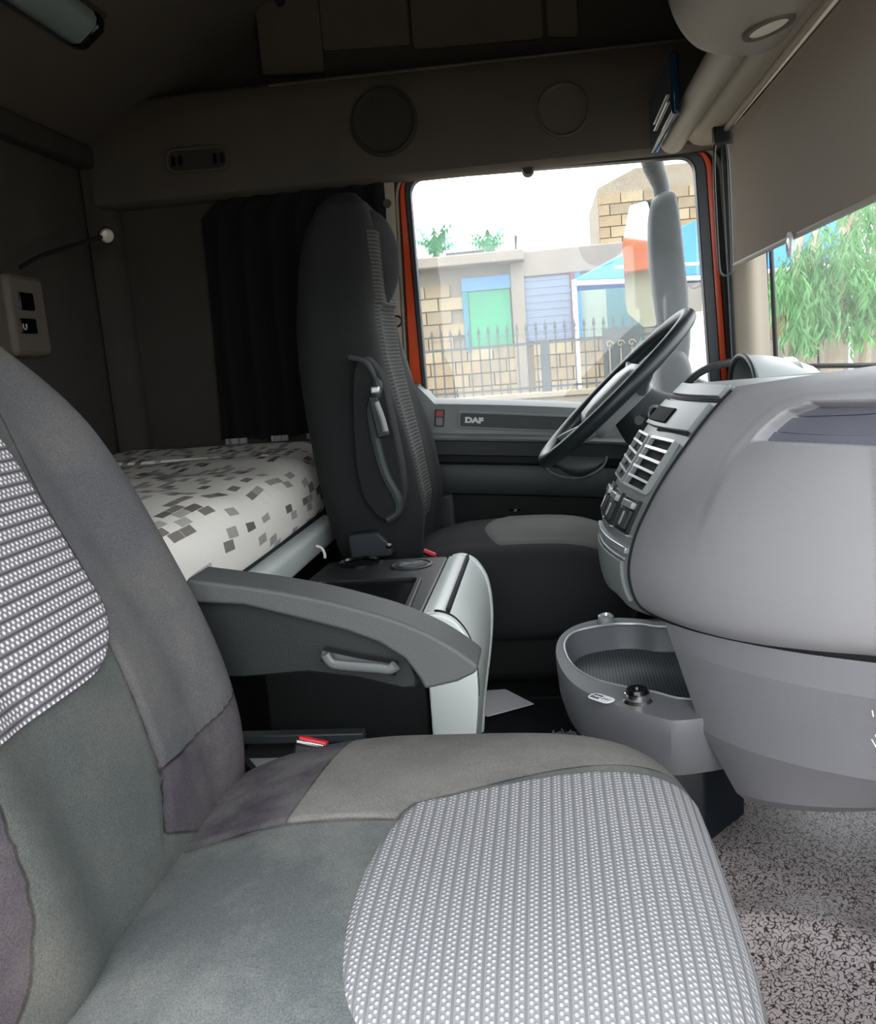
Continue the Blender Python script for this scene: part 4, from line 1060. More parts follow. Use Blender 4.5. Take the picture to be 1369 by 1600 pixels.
# ================================================================== BUNK
bn = thing('bunk_bed', (-.9, 1.3, .45), 'bunk with brick patterned mattress and pale grey green front rail', 'bed')
YM = 2.10
def matf(u, v):
    # closed loop profile u around (x,z), v along y
    pr_ = mp_[int(round(u*(len(mp_)-1)))]; y = .42+(YM-.42)*v
    k = 1-.0*v
    wob = .004*math.sin(9*y+pr_[0]*7)+.003*math.sin(23*y)
    e = sm(1.0, .965, v) if pr_[0] > -.70 else 1; zc = .60
    return (pr_[0]+.012*math.sin(y*5)*(pr_[0] > -.6)*.4-(1-e)*.02*(pr_[0] > -.6), y, zc+(pr_[1]-zc)*(.35+.65*e)+wob*(pr_[1] > .6))
mp_ = catmull([(XR+.01, .535), (XR+.01, .665), (-1.0, .672), (-.80, .672), (-.66, .668), (-.59, .655), (-.553, .62), (-.545, .57), (-.552, .532), (-.60, .528)], 60)
V, Fc = gridf(matf, 60, 90)
UVc = []; acc = [0]
for i in range(1, 60): acc.append(acc[-1]+float(np.linalg.norm(mp_[i]-mp_[i-1])))
for j in range(90):
    for i in range(60): UVc.append((.42+(YM-.42)*j/89+.003*math.sin(acc[i]*40), acc[i]+.004*math.sin(j*.3)))
Fc.append(tuple(89*60+i for i in range(60))); Fc.append(tuple(range(60))[::-1])
build('mattress', V, Fc, m_print, bn, smooth=60, uv=UVc)
# second short cushion in the far corner
V, Fc = gridf(lambda u, v: (mp_[int(round(u*59))][0]-.03, YM+.01+(2.43-YM-.01)*v, mp_[int(round(u*59))][1]+.004*math.sin(v*9)), 60, 12)
UVc = [(2.1+.33*j/11, acc[i]) for j in range(12) for i in range(60)]
Fc.append(tuple(11*60+i for i in range(60))); Fc.append(tuple(range(60))[::-1])
build('end_cushion', V, Fc, m_print, bn, smooth=60, uv=UVc)
build('base_board', *bxr(XR, -.56, .42, 2.45, .49, .53), mat('bunk_board', '#14202a', .7), bn, bevel=.004)
rp = rpoly([(-.585, .455), (-.530, .455), (-.522, .515), (-.575, .517)], .014, 5)
build('front_rail', *prism(rp, fy(.42), fy(2.07)), m_lightp, bn, bevel=.004)
build('locker_front', *bxr(XR, -.60, .42, 2.45, .14, .49), m_darker, bn, smooth=0)

tag(build('strap_loop', *tubeg(hk, .003, 8), m_wpaint, bn), 'small white strap end')
# ================================================================== CURTAIN
ct = thing('curtain', (-.65, 2.38, 1.35), 'black pleated curtain hanging behind the driver seat', 'curtain')
def cuf(u, v):
    z = 1.40-(1.40-.690)*v; xl = -.90+ (.075 if v < .02 else .075*max(0, 1-v/.09)) ; xl = -.84-.075*sm(.04, .15, v)-.02*v
    x = xl+(-.40-xl)*u
    y = 2.425+.016*math.sin(u*44+1.0*math.sin(v*3))*(.5+.5*v)
    return (x, y, z)
V, Fc = gridf(cuf, 120, 30)
build('curtain_cloth', V, Fc, m_navy, ct, smooth=180)
build('curtain_rail', *tubeg([(-.90, 2.425, 1.40), (-.39, 2.425, 1.40)], .006, 8), m_black, ct)
for (x0, x1) in ((352, 388), (424, 452), (480, 495)):
    a = P(x0, 690, Y=2.36); b = P(x1, 696, Y=2.36)
    V, Fc = gridf(lambda u, v: (a[0]+(b[0]-a[0])*u, 2.362+.006*math.sin(u*16), .697-.016*v), 16, 3); build('hem_lining', V, Fc, mat('hem_white', '#8d8a8c', .9), ct, smooth=180)

# ---- gooseneck reading lamp
gl = thing('gooseneck_lamp', (-1.2, 2.0, 1.16), 'small black gooseneck reading lamp on the rear wall', 'lamp')
hp_ = Vector(P(166, 368, X=-1.10)); gp = catmull([Vector(P(32, 418, X=-1.19)), Vector(P(60, 402, X=-1.17)), Vector(P(100, 388, X=-1.14)), hp_], 16)
build('flexible_neck', *tubeg(gp, .0055, 8), m_black, gl)
dv = Vector((.55, -.75, -.2)).normalized()
build('lamp_head', *latheg([(0, -.03), (.014, -.028), (.020, -.01), (.022, .010), (.019, .012)], hp_, dv, 20), m_black, gl)
build('lamp_lens', *latheg([(.018, .010), (.014, .016), (0, .018)], hp_, dv, 20), m_lens, gl)
# ---- bunk control panel
cpn = thing('bunk_control_panel', (XR+.03, 1.98, 1.05), 'beige control box with two black switches on the rear wall', 'control panel')
XP = XR+.05
a = P(8, 425, X=XP); b = P(62, 560, X=XP)
fx = lambda x: (lambda p: (x, p[0], p[1]))
y0, y1, z0, z1 = P(30, 430, X=XP)[1], P(66, 430, X=XP)[1], P(40, 556, X=XP)[2], P(40, 430, X=XP)[2]
build('box_body', *prism(rpoly([(y0-.055, z0), (y1, z0), (y1, z1), (y0-.055, z1)], .02, 5), fx(XR), fx(XP)), mat('control_box_plastic', '#6a6258', .6, .2, 500), cpn, bevel=.012)
def cq(name, x0, y0_, x1, y1_, m, par, t=.003):
    A = P(x0, y0_, X=XP); B = P(x1, y1_, X=XP)
    return build(name, *prism(rpoly([(A[1], B[2]), (B[1], B[2]), (B[1], A[2]), (A[1], A[2])], .004, 4), fx(XP-.002), fx(XP+t)), m, par, bevel=.001)
cq('blank_switch', 28, 456, 54, 486, m_blackg, cpn); s2 = cq('power_switch', 30, 497, 58, 522, m_blackg, cpn)
c = Vector(P(39, 509, X=XP+.004)); build('power_symbol', *tubeg([c+Vector((0, .007*math.cos(t), .009*math.sin(t))) for t in np.linspace(math.radians(150), math.radians(390), 14)], .0012, 6), m_wpaint, s2)

# ================================================================== DRIVER SEAT
dsr = thing('truck_seat', (-.15, 2.07, .14), 'tall dark driver seat with ribbed cloth and folded armrest by the far window', 'seat')
YC = 2.07
# z: (x_back, x_front, halfwidth)
prof_ = [(.40, -.47, -.30, .20), (.46, -.50, -.29, .235), (.55, -.52, -.275, .25), (.66, -.535, -.29, .25), (.78, -.545, -.315, .245), (.88, -.55, -.335, .235), (.96, -.55, -.345, .215), (1.03, -.545, -.350, .185), (1.10, -.54, -.350, .155), (1.17, -.52, -.352, .135), (1.22, -.49, -.365, .118), (1.247, -.455, -.39, .085), (1.256, -.43, -.415, .03)]
zs = np.array([p[0] for p in prof_])
def dsect(z):
    return [np.interp(z, zs, [p[k] for p in prof_]) for k in (1, 2, 3)]
zl = np.concatenate([np.linspace(.40, 1.17, 50), np.linspace(1.18, 1.256, 16)])
NR = 72; V = []
for z in zl:
    xb, xf, hw = dsect(z); xc = (xb+xf)/2; hx = (xf-xb)/2
    for i in range(NR):
        th = 2*math.pi*i/NR; c_, s_ = math.cos(th), math.sin(th); n_ = 3.2; k = (abs(c_)**n_+abs(s_)**n_)**(-1/n_)
        x = xc+hx*k*c_; y = YC+hw*k*s_; fy_ = k*s_
        if c_ > .2: x -= .035*math.exp(-(fy_/.55)**2)*(1 if z < 1.0 else .4)       # hollow between the bolsters
        if c_ > .2 and z < .9: x += .02*sm(.55, .8, abs(fy_))*sm(.9, .7, z)
        V.append((x, y, z))
Fc = [(j*NR+i, j*NR+(i+1) % NR, (j+1)*NR+(i+1) % NR, (j+1)*NR+i) for j in range(len(zl)-1) for i in range(NR)]+[tuple(range(NR)), tuple(range((len(zl)-1)*NR, len(zl)*NR))[::-1]]
build('backrest', V, Fc, m_seatvel, dsr, smooth=180)
# ribbed centre strip following the front
def dfront(y, z):
    xb, xf, hw = dsect(z); xc = (xb+xf)/2; hx = (xf-xb)/2; q = (y-YC)/hw; k = (1-min(.999, abs(q))**3.2)**(1/3.2)
    x = xc+hx*k-.035*math.exp(-(q/.55)**2)*(1 if z < 1.0 else .4)
    return x
def ribf(u, v):
    z = .50+.66*v; hw = .115+.02*math.sin(v*3); y = YC-hw+2*hw*u-.03*(1-sm(.2, .9, v))
    e = min(u, 1-u)*8; return (dfront(y, z)+.010*min(1, e)-.002, y, z)
V, Fc = gridf(ribf, 24, 90); build('ribbed_insert', V, Fc, m_rib, dsr, smooth=180)
# headrest ear
build('headrest_flap', *tubeg(catmull([(-.385, YC-.02, 1.21), (-.360, YC-.01, 1.15), (-.352, YC-.01, 1.08), (-.362, YC-.01, 1.01)], 14), [.012, .02, .026, .030, .031, .032, .032, .031, .030, .028, .025, .02, .016, .010], 14, squash=1.2), m_seatd, dsr)
# folded-up armrest on the near side
yA = 1.815
ap = [(578, 560), (600, 590), (612, 640), (625, 700), (632, 740), (634, 770), (628, 800), (610, 812), (590, 800), (570, 770), (560, 720), (555, 650), (556, 590), (563, 562)]
oa2 = [(q[0], q[2]) for q in catmull([P(x, y, Y=yA) for x, y in ap], 60, True)]
V = []
ly = [(yA-.030, .012), (yA-.026, .004), (yA-.015, 0), (yA+.03, 0)]
for y, d in ly:
    o_ = inset(oa2, d); cc = np.mean(np.array(oa2), axis=0)
    V += [(cc[0]+(p[0]-cc[0])*(1-d*6), y, cc[1]+(p[1]-cc[1])*(1-d*3)) for p in oa2]
n_ = len(oa2); Fc = [(j*n_+i, j*n_+(i+1) % n_, (j+1)*n_+(i+1) % n_, (j+1)*n_+i) for j in range(3) for i in range(n_)]+[tuple(range(n_)), tuple(range(3*n_, 4*n_))[::-1]]
ar = build('folded_armrest', V, Fc, m_seatvel, dsr, smooth=50)
ribp = catmull([P(x, y, Y=yA-.03) for x, y in ((545, 558), (570, 565), (585, 588), (590, 610), (580, 640), (588, 690), (602, 740), (620, 775), (622, 800), (605, 812))], 30)
build('armrest_edge', *tubeg(ribp, [.006]*8+[.011]*16+[.008]*6, 8), m_doord, ar)
pl = [(q[0], q[2]) for q in (P(x, y, Y=yA-.04) for x, y in ((577, 620), (590, 618), (609, 680), (592, 684)))]
build('latch_plate', *prism(rpoly(pl, .004, 4), fy(yA-.052), fy(yA-.03)), m_black, ar, bevel=.002)
build('latch_handle', *tubeg([P(x, y, Y=yA-.055) for x, y in ((588, 628), (598, 655), (603, 674))], .006, 8), m_stack, ar)
build('latch_cap', *boxg(Vector(P(587, 609, Y=yA-.04)), (.018, .02, .014)), m_silver, ar, bevel=.003)
# cushion, base
dc = Pillow((-.10, 2.07, .34), (1, 0, 0), (0, 1, 0), (0, 0, 1), .29, .25, .125, 3.2, 2.6, bump=lambda u, v: .012*sm(.12, .2, abs(v)), skirt=.08)
mm_ = dc.mesh(96, 24); build('seat_cushion', mm_[0], mm_[1], mat('driver_cushion_cloth', '#26282a', .95, .4, 700), dsr, smooth=180)
insert('cushion_insert', dc, lambda b: np.array([-.02-.05*math.sin(b*3), .17-.34*b]), lambda b: np.array([.262, .17-.34*b]), mat('seat_pale_weave', '#6b6c68', .95, .6, 500, .08), dsr, .004, 30, 30)
build('seat_button', *latheg([(.016, 0), (.014, .006), (0, .008)], (-.10, 2.25, .468), (0, 0, 1), 14), m_blackg, dsr)
build('seat_base', *bxr(-.36, .10, 1.86, 2.28, .14, .36), m_darker, dsr, bevel=.03)
build('hinge_cover', *prism(rpoly([(q[0], q[2]) for q in (P(x, y, Y=1.80) for x, y in ((545, 835), (590, 830), (606, 845), (618, 868), (550, 872)))], .01, 4), fy(1.79), fy(1.86)), m_dark, dsr, bevel=.004)
build('hinge_bolt', *latheg([(.007, 0), (.006, .006), (0, .007)], P(608, 852, Y=1.79), (0, -1, 0), 12), m_chrome, dsr)
# red buckle by the driver seat
b2 = thing('driver_belt_buckle', (-.24, 1.80, .46), 'driver belt buckle with thin pink red edge behind the storage box', 'buckle')
a = Vector(P(662, 860, Y=1.80)); b = Vector(P(682, 868, Y=1.80)); dvec = (b-a).normalized(); m3 = Matrix((dvec, dvec.cross(Vector((0, 0, 1))).normalized()*-1, Vector((0, 0, 1)))).transposed()
build('buckle_body', *boxg((a+b)/2-Vector((0, 0, .04)), (.032, .02, .07), m3), m_black, b2, bevel=.003)
build('release_button', *boxg((a+b)/2, (.028, .014, .008), m3), m_red, b2, bevel=.002)
# seat belt: upper guide on the post, strap and holder
sbt = thing('seat_belt', (-.40, 2.41, .9), 'dark seat belt running down from a guide on the door post', 'seat belt')
s0 = Vector(P(596, 455, Y=2.30)); s1 = Vector(P(612, 500, Y=2.33)); s2_ = Vector(P(634, 560, Y=2.36)); s3 = Vector(P(648, 610, Y=2.38)); s4 = Vector(P(655, 660, Y=2.36)); s5 = Vector(P(672, 740, Y=2.30))
bp_ = catmull([s0, s1, s2_, s3, s4, s5], 30)
def beltf(u, v):
    p = bp_[int(round(v*29))]; return (p[0]-.003, p[1]-.022+.044*u, p[2])
V, Fc = gridf(beltf, 3, 30); V2 = [(x+.002, y, z) for x, y, z in V]
mb_ = MB().add(V, Fc).add(V2, [tuple(reversed(f)) for f in Fc]); mb_.obj('strap', mat('belt_webbing', '#33383a', .8, .5, 300), sbt, smooth=180)
gd = build('belt_guide', *tubeg(catmull([P(x, y, Y=2.30) for x, y in ((594, 408), (604, 425), (611, 442), (604, 450))], 10), .008, 8), m_stack, sbt)
build('guide_body', *boxg(Vector(P(600, 440, Y=2.32)), (.02, .05, .05)), m_black, sbt, bevel=.006)
rp_ = P(620, 502, Y=2.42); rg = [Vector(rp_)+Vector((.014*math.cos(a), 0, .014*math.sin(a))) for a in np.linspace(0, 2*math.pi, 18, endpoint=False)]
build('anchor_ring', *tubeg(rg, .003, 6, closed=True), m_black, sbt)
build('anchor_tab', *boxg(Vector(P(608, 522, Y=2.42)), (.03, .012, .06), Matrix.Rotation(.5, 3, 'Y')), m_black, sbt, bevel=.003)
sc_ = build('post_cap', *latheg([(.012, 0), (.011, .005), (0, .006)], P(605, 318, Y=2.428), (0, -1, 0), 16), m_head, sbt)

# ================================================================== EXTERIOR MIRRORS (driver side)
mi = thing('wing_mirror', (.35, 2.8, 1.1), 'tall exterior wing mirror outside the driver window', 'mirror')
YMr = 2.80
bo = catmull([P(x, y, Y=YMr) for x, y in ((1020, 312), (1045, 300), (1056, 318), (1066, 400), (1074, 480), (1076, 540), (1064, 600), (1040, 606), (1030, 560), (1024, 515), (1012, 420), (1010, 340))], 60, True)
n_ = len(bo); cB = np.mean([np.array(p) for p in bo], axis=0); V = []
for dy, k in ((-.07, .75), (-.06, .93), (-.03, 1.0), (.06, 1.0), (.10, .9), (.12, .6)): V += [(cB[0]+(p[0]-cB[0])*k, YMr+dy, cB[2]+(p[2]-cB[2])*(.5+.5*k)) for p in bo]
Fc = [(j*n_+i, j*n_+(i+1) % n_, (j+1)*n_+(i+1) % n_, (j+1)*n_+i) for j in range(5) for i in range(n_)]+[tuple(range(n_)), tuple(range(5*n_, 6*n_))[::-1]]
build('mirror_housing', V, Fc, m_mhouse, mi, smooth=60)
# glass: rounded plate facing back and slightly towards the cab
gA = Vector(P(969, 330, Y=YMr+.06)); gB = Vector(P(1018, 330, Y=YMr-.045)); 
gz0 = P(1000, 318, Y=YMr)[2]; gz1 = P(1000, 512, Y=YMr)[2]; gw = (gB-gA)
ol = rpoly([(0.10, 0), (1, 0.0), (.95, 1), (.0, .95)], [.15, .1, .1, .2], 8)
ol = [((.02+.0)*0+p[0], p[1]) for p in rpoly([(.35, 0), (.95, .0), (1, 1), (.55, 1), (.0, .86), (.02, .3)], .12, 6)]
nrm = gw.cross(Vector((0, 0, 1))).normalized(); nrm = -nrm if nrm.x > 0 else nrm
gf = lambda off: (lambda p: Vector((gA.x, gA.y, 0))+Vector((gw.x, gw.y, 0))*p[0]+Vector((.010*p[1], 0, gz0+(gz1-gz0)*p[1]))+nrm*off)
build('mirror_back', *prism([(.5+(a-.5)*1.06, .5+(b-.5)*1.02) for a, b in ol], gf(-.012), gf(.001)), m_black, mi, bevel=.003)
build('mirror_glass', *prism(ol, gf(0), gf(.003)), m_mirror, mi)
build('mirror_arm', *tubeg([P(x, y, Y=YMr) for x, y in ((1010, 225), (1022, 262), (1033, 290), (1036, 310))], [.030, .030, .024, .024], 14, squash=1.1), m_mhouse, mi)
m2_ = thing('blind_spot_mirror', (.4, 2.75, .8), 'smaller grey mirror housing below the tall wing mirror', 'mirror')
bo = catmull([P(x, y, Y=2.78) for x, y in ((1022, 556), (1045, 546), (1066, 548), (1078, 575), (1081, 620), (1070, 655), (1035, 655), (1024, 610))], 40, True); n_ = len(bo); cB = np.mean([np.array(p) for p in bo], axis=0); V = []
for dy, k in ((-.07, .7), (-.055, .93), (-.02, 1.0), (.05, 1.0), (.08, .8)): V += [(cB[0]+(p[0]-cB[0])*k, 2.78+dy, cB[2]+(p[2]-cB[2])*k) for p in bo]
Fc = [(j*n_+i, j*n_+(i+1) % n_, (j+1)*n_+(i+1) % n_, (j+1)*n_+i) for j in range(4) for i in range(n_)]+[tuple(range(n_)), tuple(range(4*n_, 5*n_))[::-1]]
build('mirror_housing', V, Fc, m_mhouse, m2_, smooth=60)
build('mirror_bracket', *tubeg([(.42, 2.78, .76), (.48, 2.68, .72), (.60, 2.53, .70)], .015, 10), m_mhouse, m2_)

# ================================================================== OUTSIDE
GZ = -1.5
st(MB().add(*bxr(-60, 80, -40, 90, GZ-.1, GZ)).obj('ground', m_ground, smooth=0))
# raised roadside bank the fence stands on
YFn = 10.0
def Zat(px, py, Y): return P(px, py, Y=Y)[2]
def Xat(px, py, Y): return P(px, py, Y=Y)[0]
yw = thing('low_fence_wall', (0, YFn, GZ), 'low rendered wall carrying the iron fence across the road', 'wall')
build('wall_body', *bxr(-6, 2.2, YFn-.08, YFn+.12, GZ, .36), m_conc, yw, bevel=.02)
build('coping', *bxr(-6, 2.25, YFn-.12, YFn+.16, .36, .42), m_mortar, yw, bevel=.01)
# ---- iron fence
fe = thing('iron_fence', (0, YFn, .42), 'black iron railing with pointed finials on the low wall', 'fence')
zr = .96
build('top_rail', *bxr(-4, 1.75, YFn-.012, YFn+.012, zr-.015, zr+.015), m_iron, fe, smooth=0)
build('bottom_rail', *bxr(-4, 1.75, YFn-.012, YFn+.012, .46, .485), m_iron, fe, smooth=0)
V, Fc = bxr(-.008, .008, -.008, .008, .42, 1.12); mbb = MB().add(V, Fc)
mbb.add([(-.022, 0, 1.12), (0, -.01, 1.12), (.022, 0, 1.12), (0, .01, 1.12), (0, 0, 1.20), (0, 0, 1.09)], [(0, 1, 4), (1, 2, 4), (2, 3, 4), (3, 0, 4), (1, 0, 5), (2, 1, 5), (3, 2, 5), (0, 3, 5)])
mbb.add(*bxr(-.035, .035, -.006, .006, 1.055, 1.068))
b0 = mbb.obj('bar', m_iron, fe, smooth=0); b0.location = (-3.9, YFn, 0); b0['_loc'] = 1
for k in range(1, 53):
    o = b0.copy(); COL.objects.link(o); o.parent = fe; o.location = (-3.9+.106*k, YFn, 0)
build('gate_post', *bxr(Xat(845, 560, YFn), Xat(860, 560, YFn), YFn-.05, YFn+.05, .0, Zat(850, 530, YFn)), m_iron, fe, bevel=.01)
# scroll work gate
sg = thing('scroll_gate', (.9, YFn-.1, .42), 'grey scrollwork gate leaf at the right end of the railing', 'gate')
x0, x1 = Xat(942, 560, YFn), Xat(1000, 560, YFn)
build('gate_panel', *bxr(x0, x1, YFn-.10, YFn-.08, .42, 1.05), m_mhouse, sg, smooth=0)
for i in range(3):
    cx = x0+.07+.12*i; pts = [(cx+.045*(1-t/9)*math.cos(t*.9), YFn-.12, .88+.045*(1-t/9)*math.sin(t*.9)) for t in range(9)]
    build('scroll', *tubeg(pts, .008, 5), m_conc, sg)
    build('gate_bar', *bxr(cx-.008, cx+.008, YFn-.13, YFn-.11, .42, .84), m_conc, sg, smooth=0)

# ---- block buildings
def blockmesh(m, nm='block'):
    me = bpy.data.meshes.new(nm); V, Fc = boxg((0, 0, 0), (.385, .09, .185)); me.from_pydata([tuple(v) for v in V], [], Fc); me.materials.append(m); return me
BM = [blockmesh(m) for m in m_block]
def blocks(parent, x0, x1, z0, z1, Y, holes=(), bw=.40, bh=.20):
    r = 0; z = z0
    while z+bh <= z1+.01:
        x = x0-(bw/2 if r % 2 else 0)
        while x < x1-.02:
            xa, xb = max(x, x0), min(x+bw, x1); cx, cz = (xa+xb)/2, z+bh/2
            if xb-xa > .08 and not any(h[0] < cx < h[1] and h[2] < cz < h[3] for h in holes):
                o = bpy.data.objects.new('block', random.choice(BM)); COL.objects.link(o); o.parent = parent
                o.location = (cx, Y-.03+random.uniform(-.008, .008), cz); o.scale = ((xb-xa-.02)/.385, 1, (bh-.018)/.185); o['_loc'] = 1
            x += bw
        z += bh; r += 1
YB1 = 14.0
bd = thing('block_shop_building', (-1, YB1, GZ), 'single storey unplastered block building with green door and grey blue shutter', 'building')
xl = -4.2; xr_ = Xat(945, 500, YB1); zroof = Zat(740, 418, YB1)
gx0, gx1 = Xat(733, 480, YB1), Xat(799, 480, YB1); gz1_, gz0_ = Zat(765, 437, YB1), Zat(765, 548, YB1)
sx0, sx1 = Xat(818, 480, YB1), Xat(893, 480, YB1); sz1, sz0 = Zat(855, 431, YB1), Zat(855, 532, YB1)
build('wall_core', *bxr(xl, xr_+2.2, YB1, YB1+.3, GZ, zroof), m_mortar, bd, smooth=0)
blocks(bd, xl, gx1+.05, .2, zroof-.1, YB1, holes=((gx0-.1, gx1+.2, gz0_, 9),))
blocks(bd, gx1+.3, xr_+.5, .2, sz0-.02, YB1)
build('roof_slab', *bxr(xl-.3, gx1+.25, YB1-.5, YB1+3, zroof, zroof+.16), m_conc, bd, bevel=.02)
build('lintel_beam', *bxr(gx1+.1, xr_+.4, YB1-.12, YB1+.2, sz1, zroof+.16), m_conc, bd, bevel=.02)
build('pillar', *bxr(gx1+.02, gx1+.22, YB1-.15, YB1+.1, GZ, zroof), m_conc, bd, bevel=.01)
build('green_door', *bxr(gx0, gx1, YB1-.07, YB1-.02, gz0_, gz1_), m_green, bd, bevel=.01)
build('door_frame', *bxr(gx0-.09, gx0, YB1-.10, YB1, gz0_, gz1_+.05), mat('deep_teal', '#1c6c7c', .5), bd, bevel=.01)
build('door_header', *bxr(gx0-.09, gx1+.02, YB1-.11, YB1, gz1_-.16, gz1_+.05), mat('steel_blue', '#3c7ba6', .5), bd, bevel=.01)
sh = build('roller_shutter', *bxr(sx0, sx1, YB1-.08, YB1-.02, sz0, sz1), m_shut, bd, bevel=.01)
for k in range(9):
    z = sz0+(sz1-sz0)*(k+.5)/9; build('shutter_rib', *bxr(sx0, sx1, YB1-.088, YB1-.078, z-.012, z+.012), m_shut, sh, smooth=0)
build('door_column', *bxr(Xat(893, 480, YB1), Xat(900, 480, YB1), YB1-.14, YB1-.02, sz0, sz1), mat('maroon_paint', '#6b2f3c', .6), bd, smooth=0)
build('blue_column', *bxr(Xat(900, 480, YB1), Xat(908, 480, YB1), YB1-.14, YB1-.02, sz0, sz1), mat('blue_paint', '#1f6fb0', .6), bd, smooth=0)
build('plaster_panel', *bxr(Xat(908, 480, YB1), Xat(948, 480, YB1), YB1-.06, YB1-.01, sz0, sz1), mat('pale_mint_plaster', '#84958a', .9), bd, smooth=0)
build('teal_door', *bxr(Xat(948, 480, YB1), Xat(1000, 480, YB1), YB1-.08, YB1-.02, .3, sz1), m_teal, bd, bevel=.01)
# two storey block building
YB2 = 19.0
b3 = thing('two_storey_building', (3, YB2, GZ), 'taller unplastered block building rising behind the wing mirror', 'building')
X0, X1 = Xat(936, 350, YB2), Xat(1100, 350, YB2)+3; ZT2 = Zat(1000, 288, YB2)
build('wall_core', *bxr(X0, X1, YB2, YB2+3.5, GZ, ZT2), m_mortar, b3, smooth=0)
blocks(b3, X0, X0+3.2, Zat(1000, 420, YB2), ZT2-.02, YB2, bw=.45, bh=.22)
build('sloping_gable', *prism([(X0, ZT2), (X0+.75, ZT2+.32), (X1, ZT2+.32), (X1, ZT2)], fy(YB2), fy(YB2+3.5)), m_mortar, b3, smooth=0)
# ---- blue canopy
YC2 = 11.5
cn = thing('blue_canopy', (2, YC2, GZ), 'bright blue tarpaulin canopy on white poles beyond the fence', 'canopy')
c1 = np.array(P(897, 437, Y=YC2)); c2_ = np.array(P(972, 396, Y=YC2+.9)); c3 = np.array(P(1300, 330, Y=YC2+.9)); c4 = np.array(P(1330, 405, Y=YC2))
c2b = np.array(P(1085, 345, Y=YC2+.9)); c4b = np.array(P(1100, 428, Y=YC2))
V = [c1, c4b, c4, c3, c2b, c2_, c1+[0, 1.8, 0], c4+[0, 1.8, 0]]
V += [v+np.array([0, 0, -.03]) for v in V]
Fc = [(0, 1, 4, 5), (1, 2, 3, 4), (5, 4, 3, 7, 6), (8, 13, 12, 9), (9, 12, 11, 10), (13, 14, 15, 11, 12), (0, 8, 9, 1), (1, 9, 10, 2), (0, 5, 13, 8), (5, 6, 14, 13)]
build('canopy_sheet', V, Fc, m_blue, cn, smooth=0)
build('valance_pole', *tubeg([c1+[0, -.05, -.05], c4b+[0, -.05, -.05], c4+[0, -.05, -.05]], .03, 8), m_wpaint, cn)
build('valance_pole', *tubeg([c1+[.5, -.05, .10], c4b+[0, -.05, .12]], .02, 8), m_wpaint, cn)
for q in (c1, c4b, c4): build('canopy_leg', *tubeg([q, (q[0], q[1], GZ)], .03, 8), m_wpaint, cn)
# white van-like block seen low at the right of the window
wt = tag(MB().add(*bxr(Xat(1068, 560, 9.0), Xat(1110, 560, 9.0)+.3, 9.0, 9.4, GZ, Zat(1080, 488, 9.0))).obj('white_water_tank', m_wpaint, bevel=.05), 'plain white tank standing past the wing mirror', 'tank')
nh = thing('cream_house', (-14, 6, GZ), 'cream house with orange roof, seen only reflected in the wing mirror', 'house')
build('house_wall', *bxr(-19, -13, 3.2, 10, GZ, 1.7), mat('cream_wall', '#8f8d78', .9, .3, 20, .1, 1), nh, smooth=0)
build('house_roof', *prism([(2.8, 1.7), (10.4, 1.7), (6.6, 2.75)], lambda p: (-19.3, p[0], p[1]), lambda p: (-12.6, p[0], p[1])), mat('orange_roof_tiles', '#a85a38', .9, .3, 20, .1, 2), nh, smooth=0)
for k in range(3): build('window', *bxr(-13.02, -12.95, 3.6+1.6*k, 4.4+1.6*k, .2, 1.1), m_dark, nh, smooth=0)
# ---- far tan wall seen through the windshield
YW = 13.0
tw = thing('compound_wall', (5, YW, GZ), 'long tan compound wall behind the leafy tree', 'wall')
xa = Xat(1105, 500, YW); zt = Zat(1250, 432, YW); zm = Zat(1250, 527, YW)
k = 0; x = xa
while x < xa+9:
    build('wall_panel', *bxr(x, x+1.06, YW, YW+.2, zm, zt), m_tan, tw, bevel=.015); build('base_panel', *bxr(x, x+1.46, YW-.08+.0, YW+.2, GZ, zm), m_conc, tw, bevel=.02) if k % 1 == 0 and False else None
    x += 1.08; k += 1
x = xa
while x < xa+9: build('base_panel', *bxr(x, x+1.46, YW-.10, YW+.2, GZ, zm), m_conc, tw, bevel=.02); x += 1.48
build('white_band', *bxr(xa, xa+9, YW-.03, YW+.22, Zat(1250, 421, YW), zt+.03), m_wpaint, tw, smooth=0)
# ---- leafy tree with drooping sprays
YT = 9.0
te = thing('drooping_tree', (Xat(1300, 500, YT), YT, GZ), 'pale green tree with long drooping leaves seen through the windshield', 'tree')
tx0 = Xat(1305, 480, YT)
for (px, w_) in ((1236, .05), (1262, .05), (1312, .11), (1362, .07)):
    x = Xat(px, 500, YT); build('trunk', *tubeg(catmull([(x+.05, YT+.2, GZ), (x, YT+.2, .2), (x+.05, YT+.2, 1.0), (x+.15, YT+.2, 1.8)], 10), w_*.8, 10), m_bark, te)
lv = MB(); rnd = random.Random(3)
clusters = [(1240, 420, 26), (1265, 400, 34), (1300, 370, 44), (1340, 340, 50), (1369, 330, 50), (1250, 470, 30), (1275, 450, 30), (1330, 440, 40), (1365, 450, 40), (1295, 480, 24), (1350, 400, 45), (1410, 360, 60), (1400, 430, 55), (1450, 420, 60), (1310, 425, 36), (1225, 440, 18), (1420, 500, 45), (1340, 480, 26), (1248, 505, 20)]
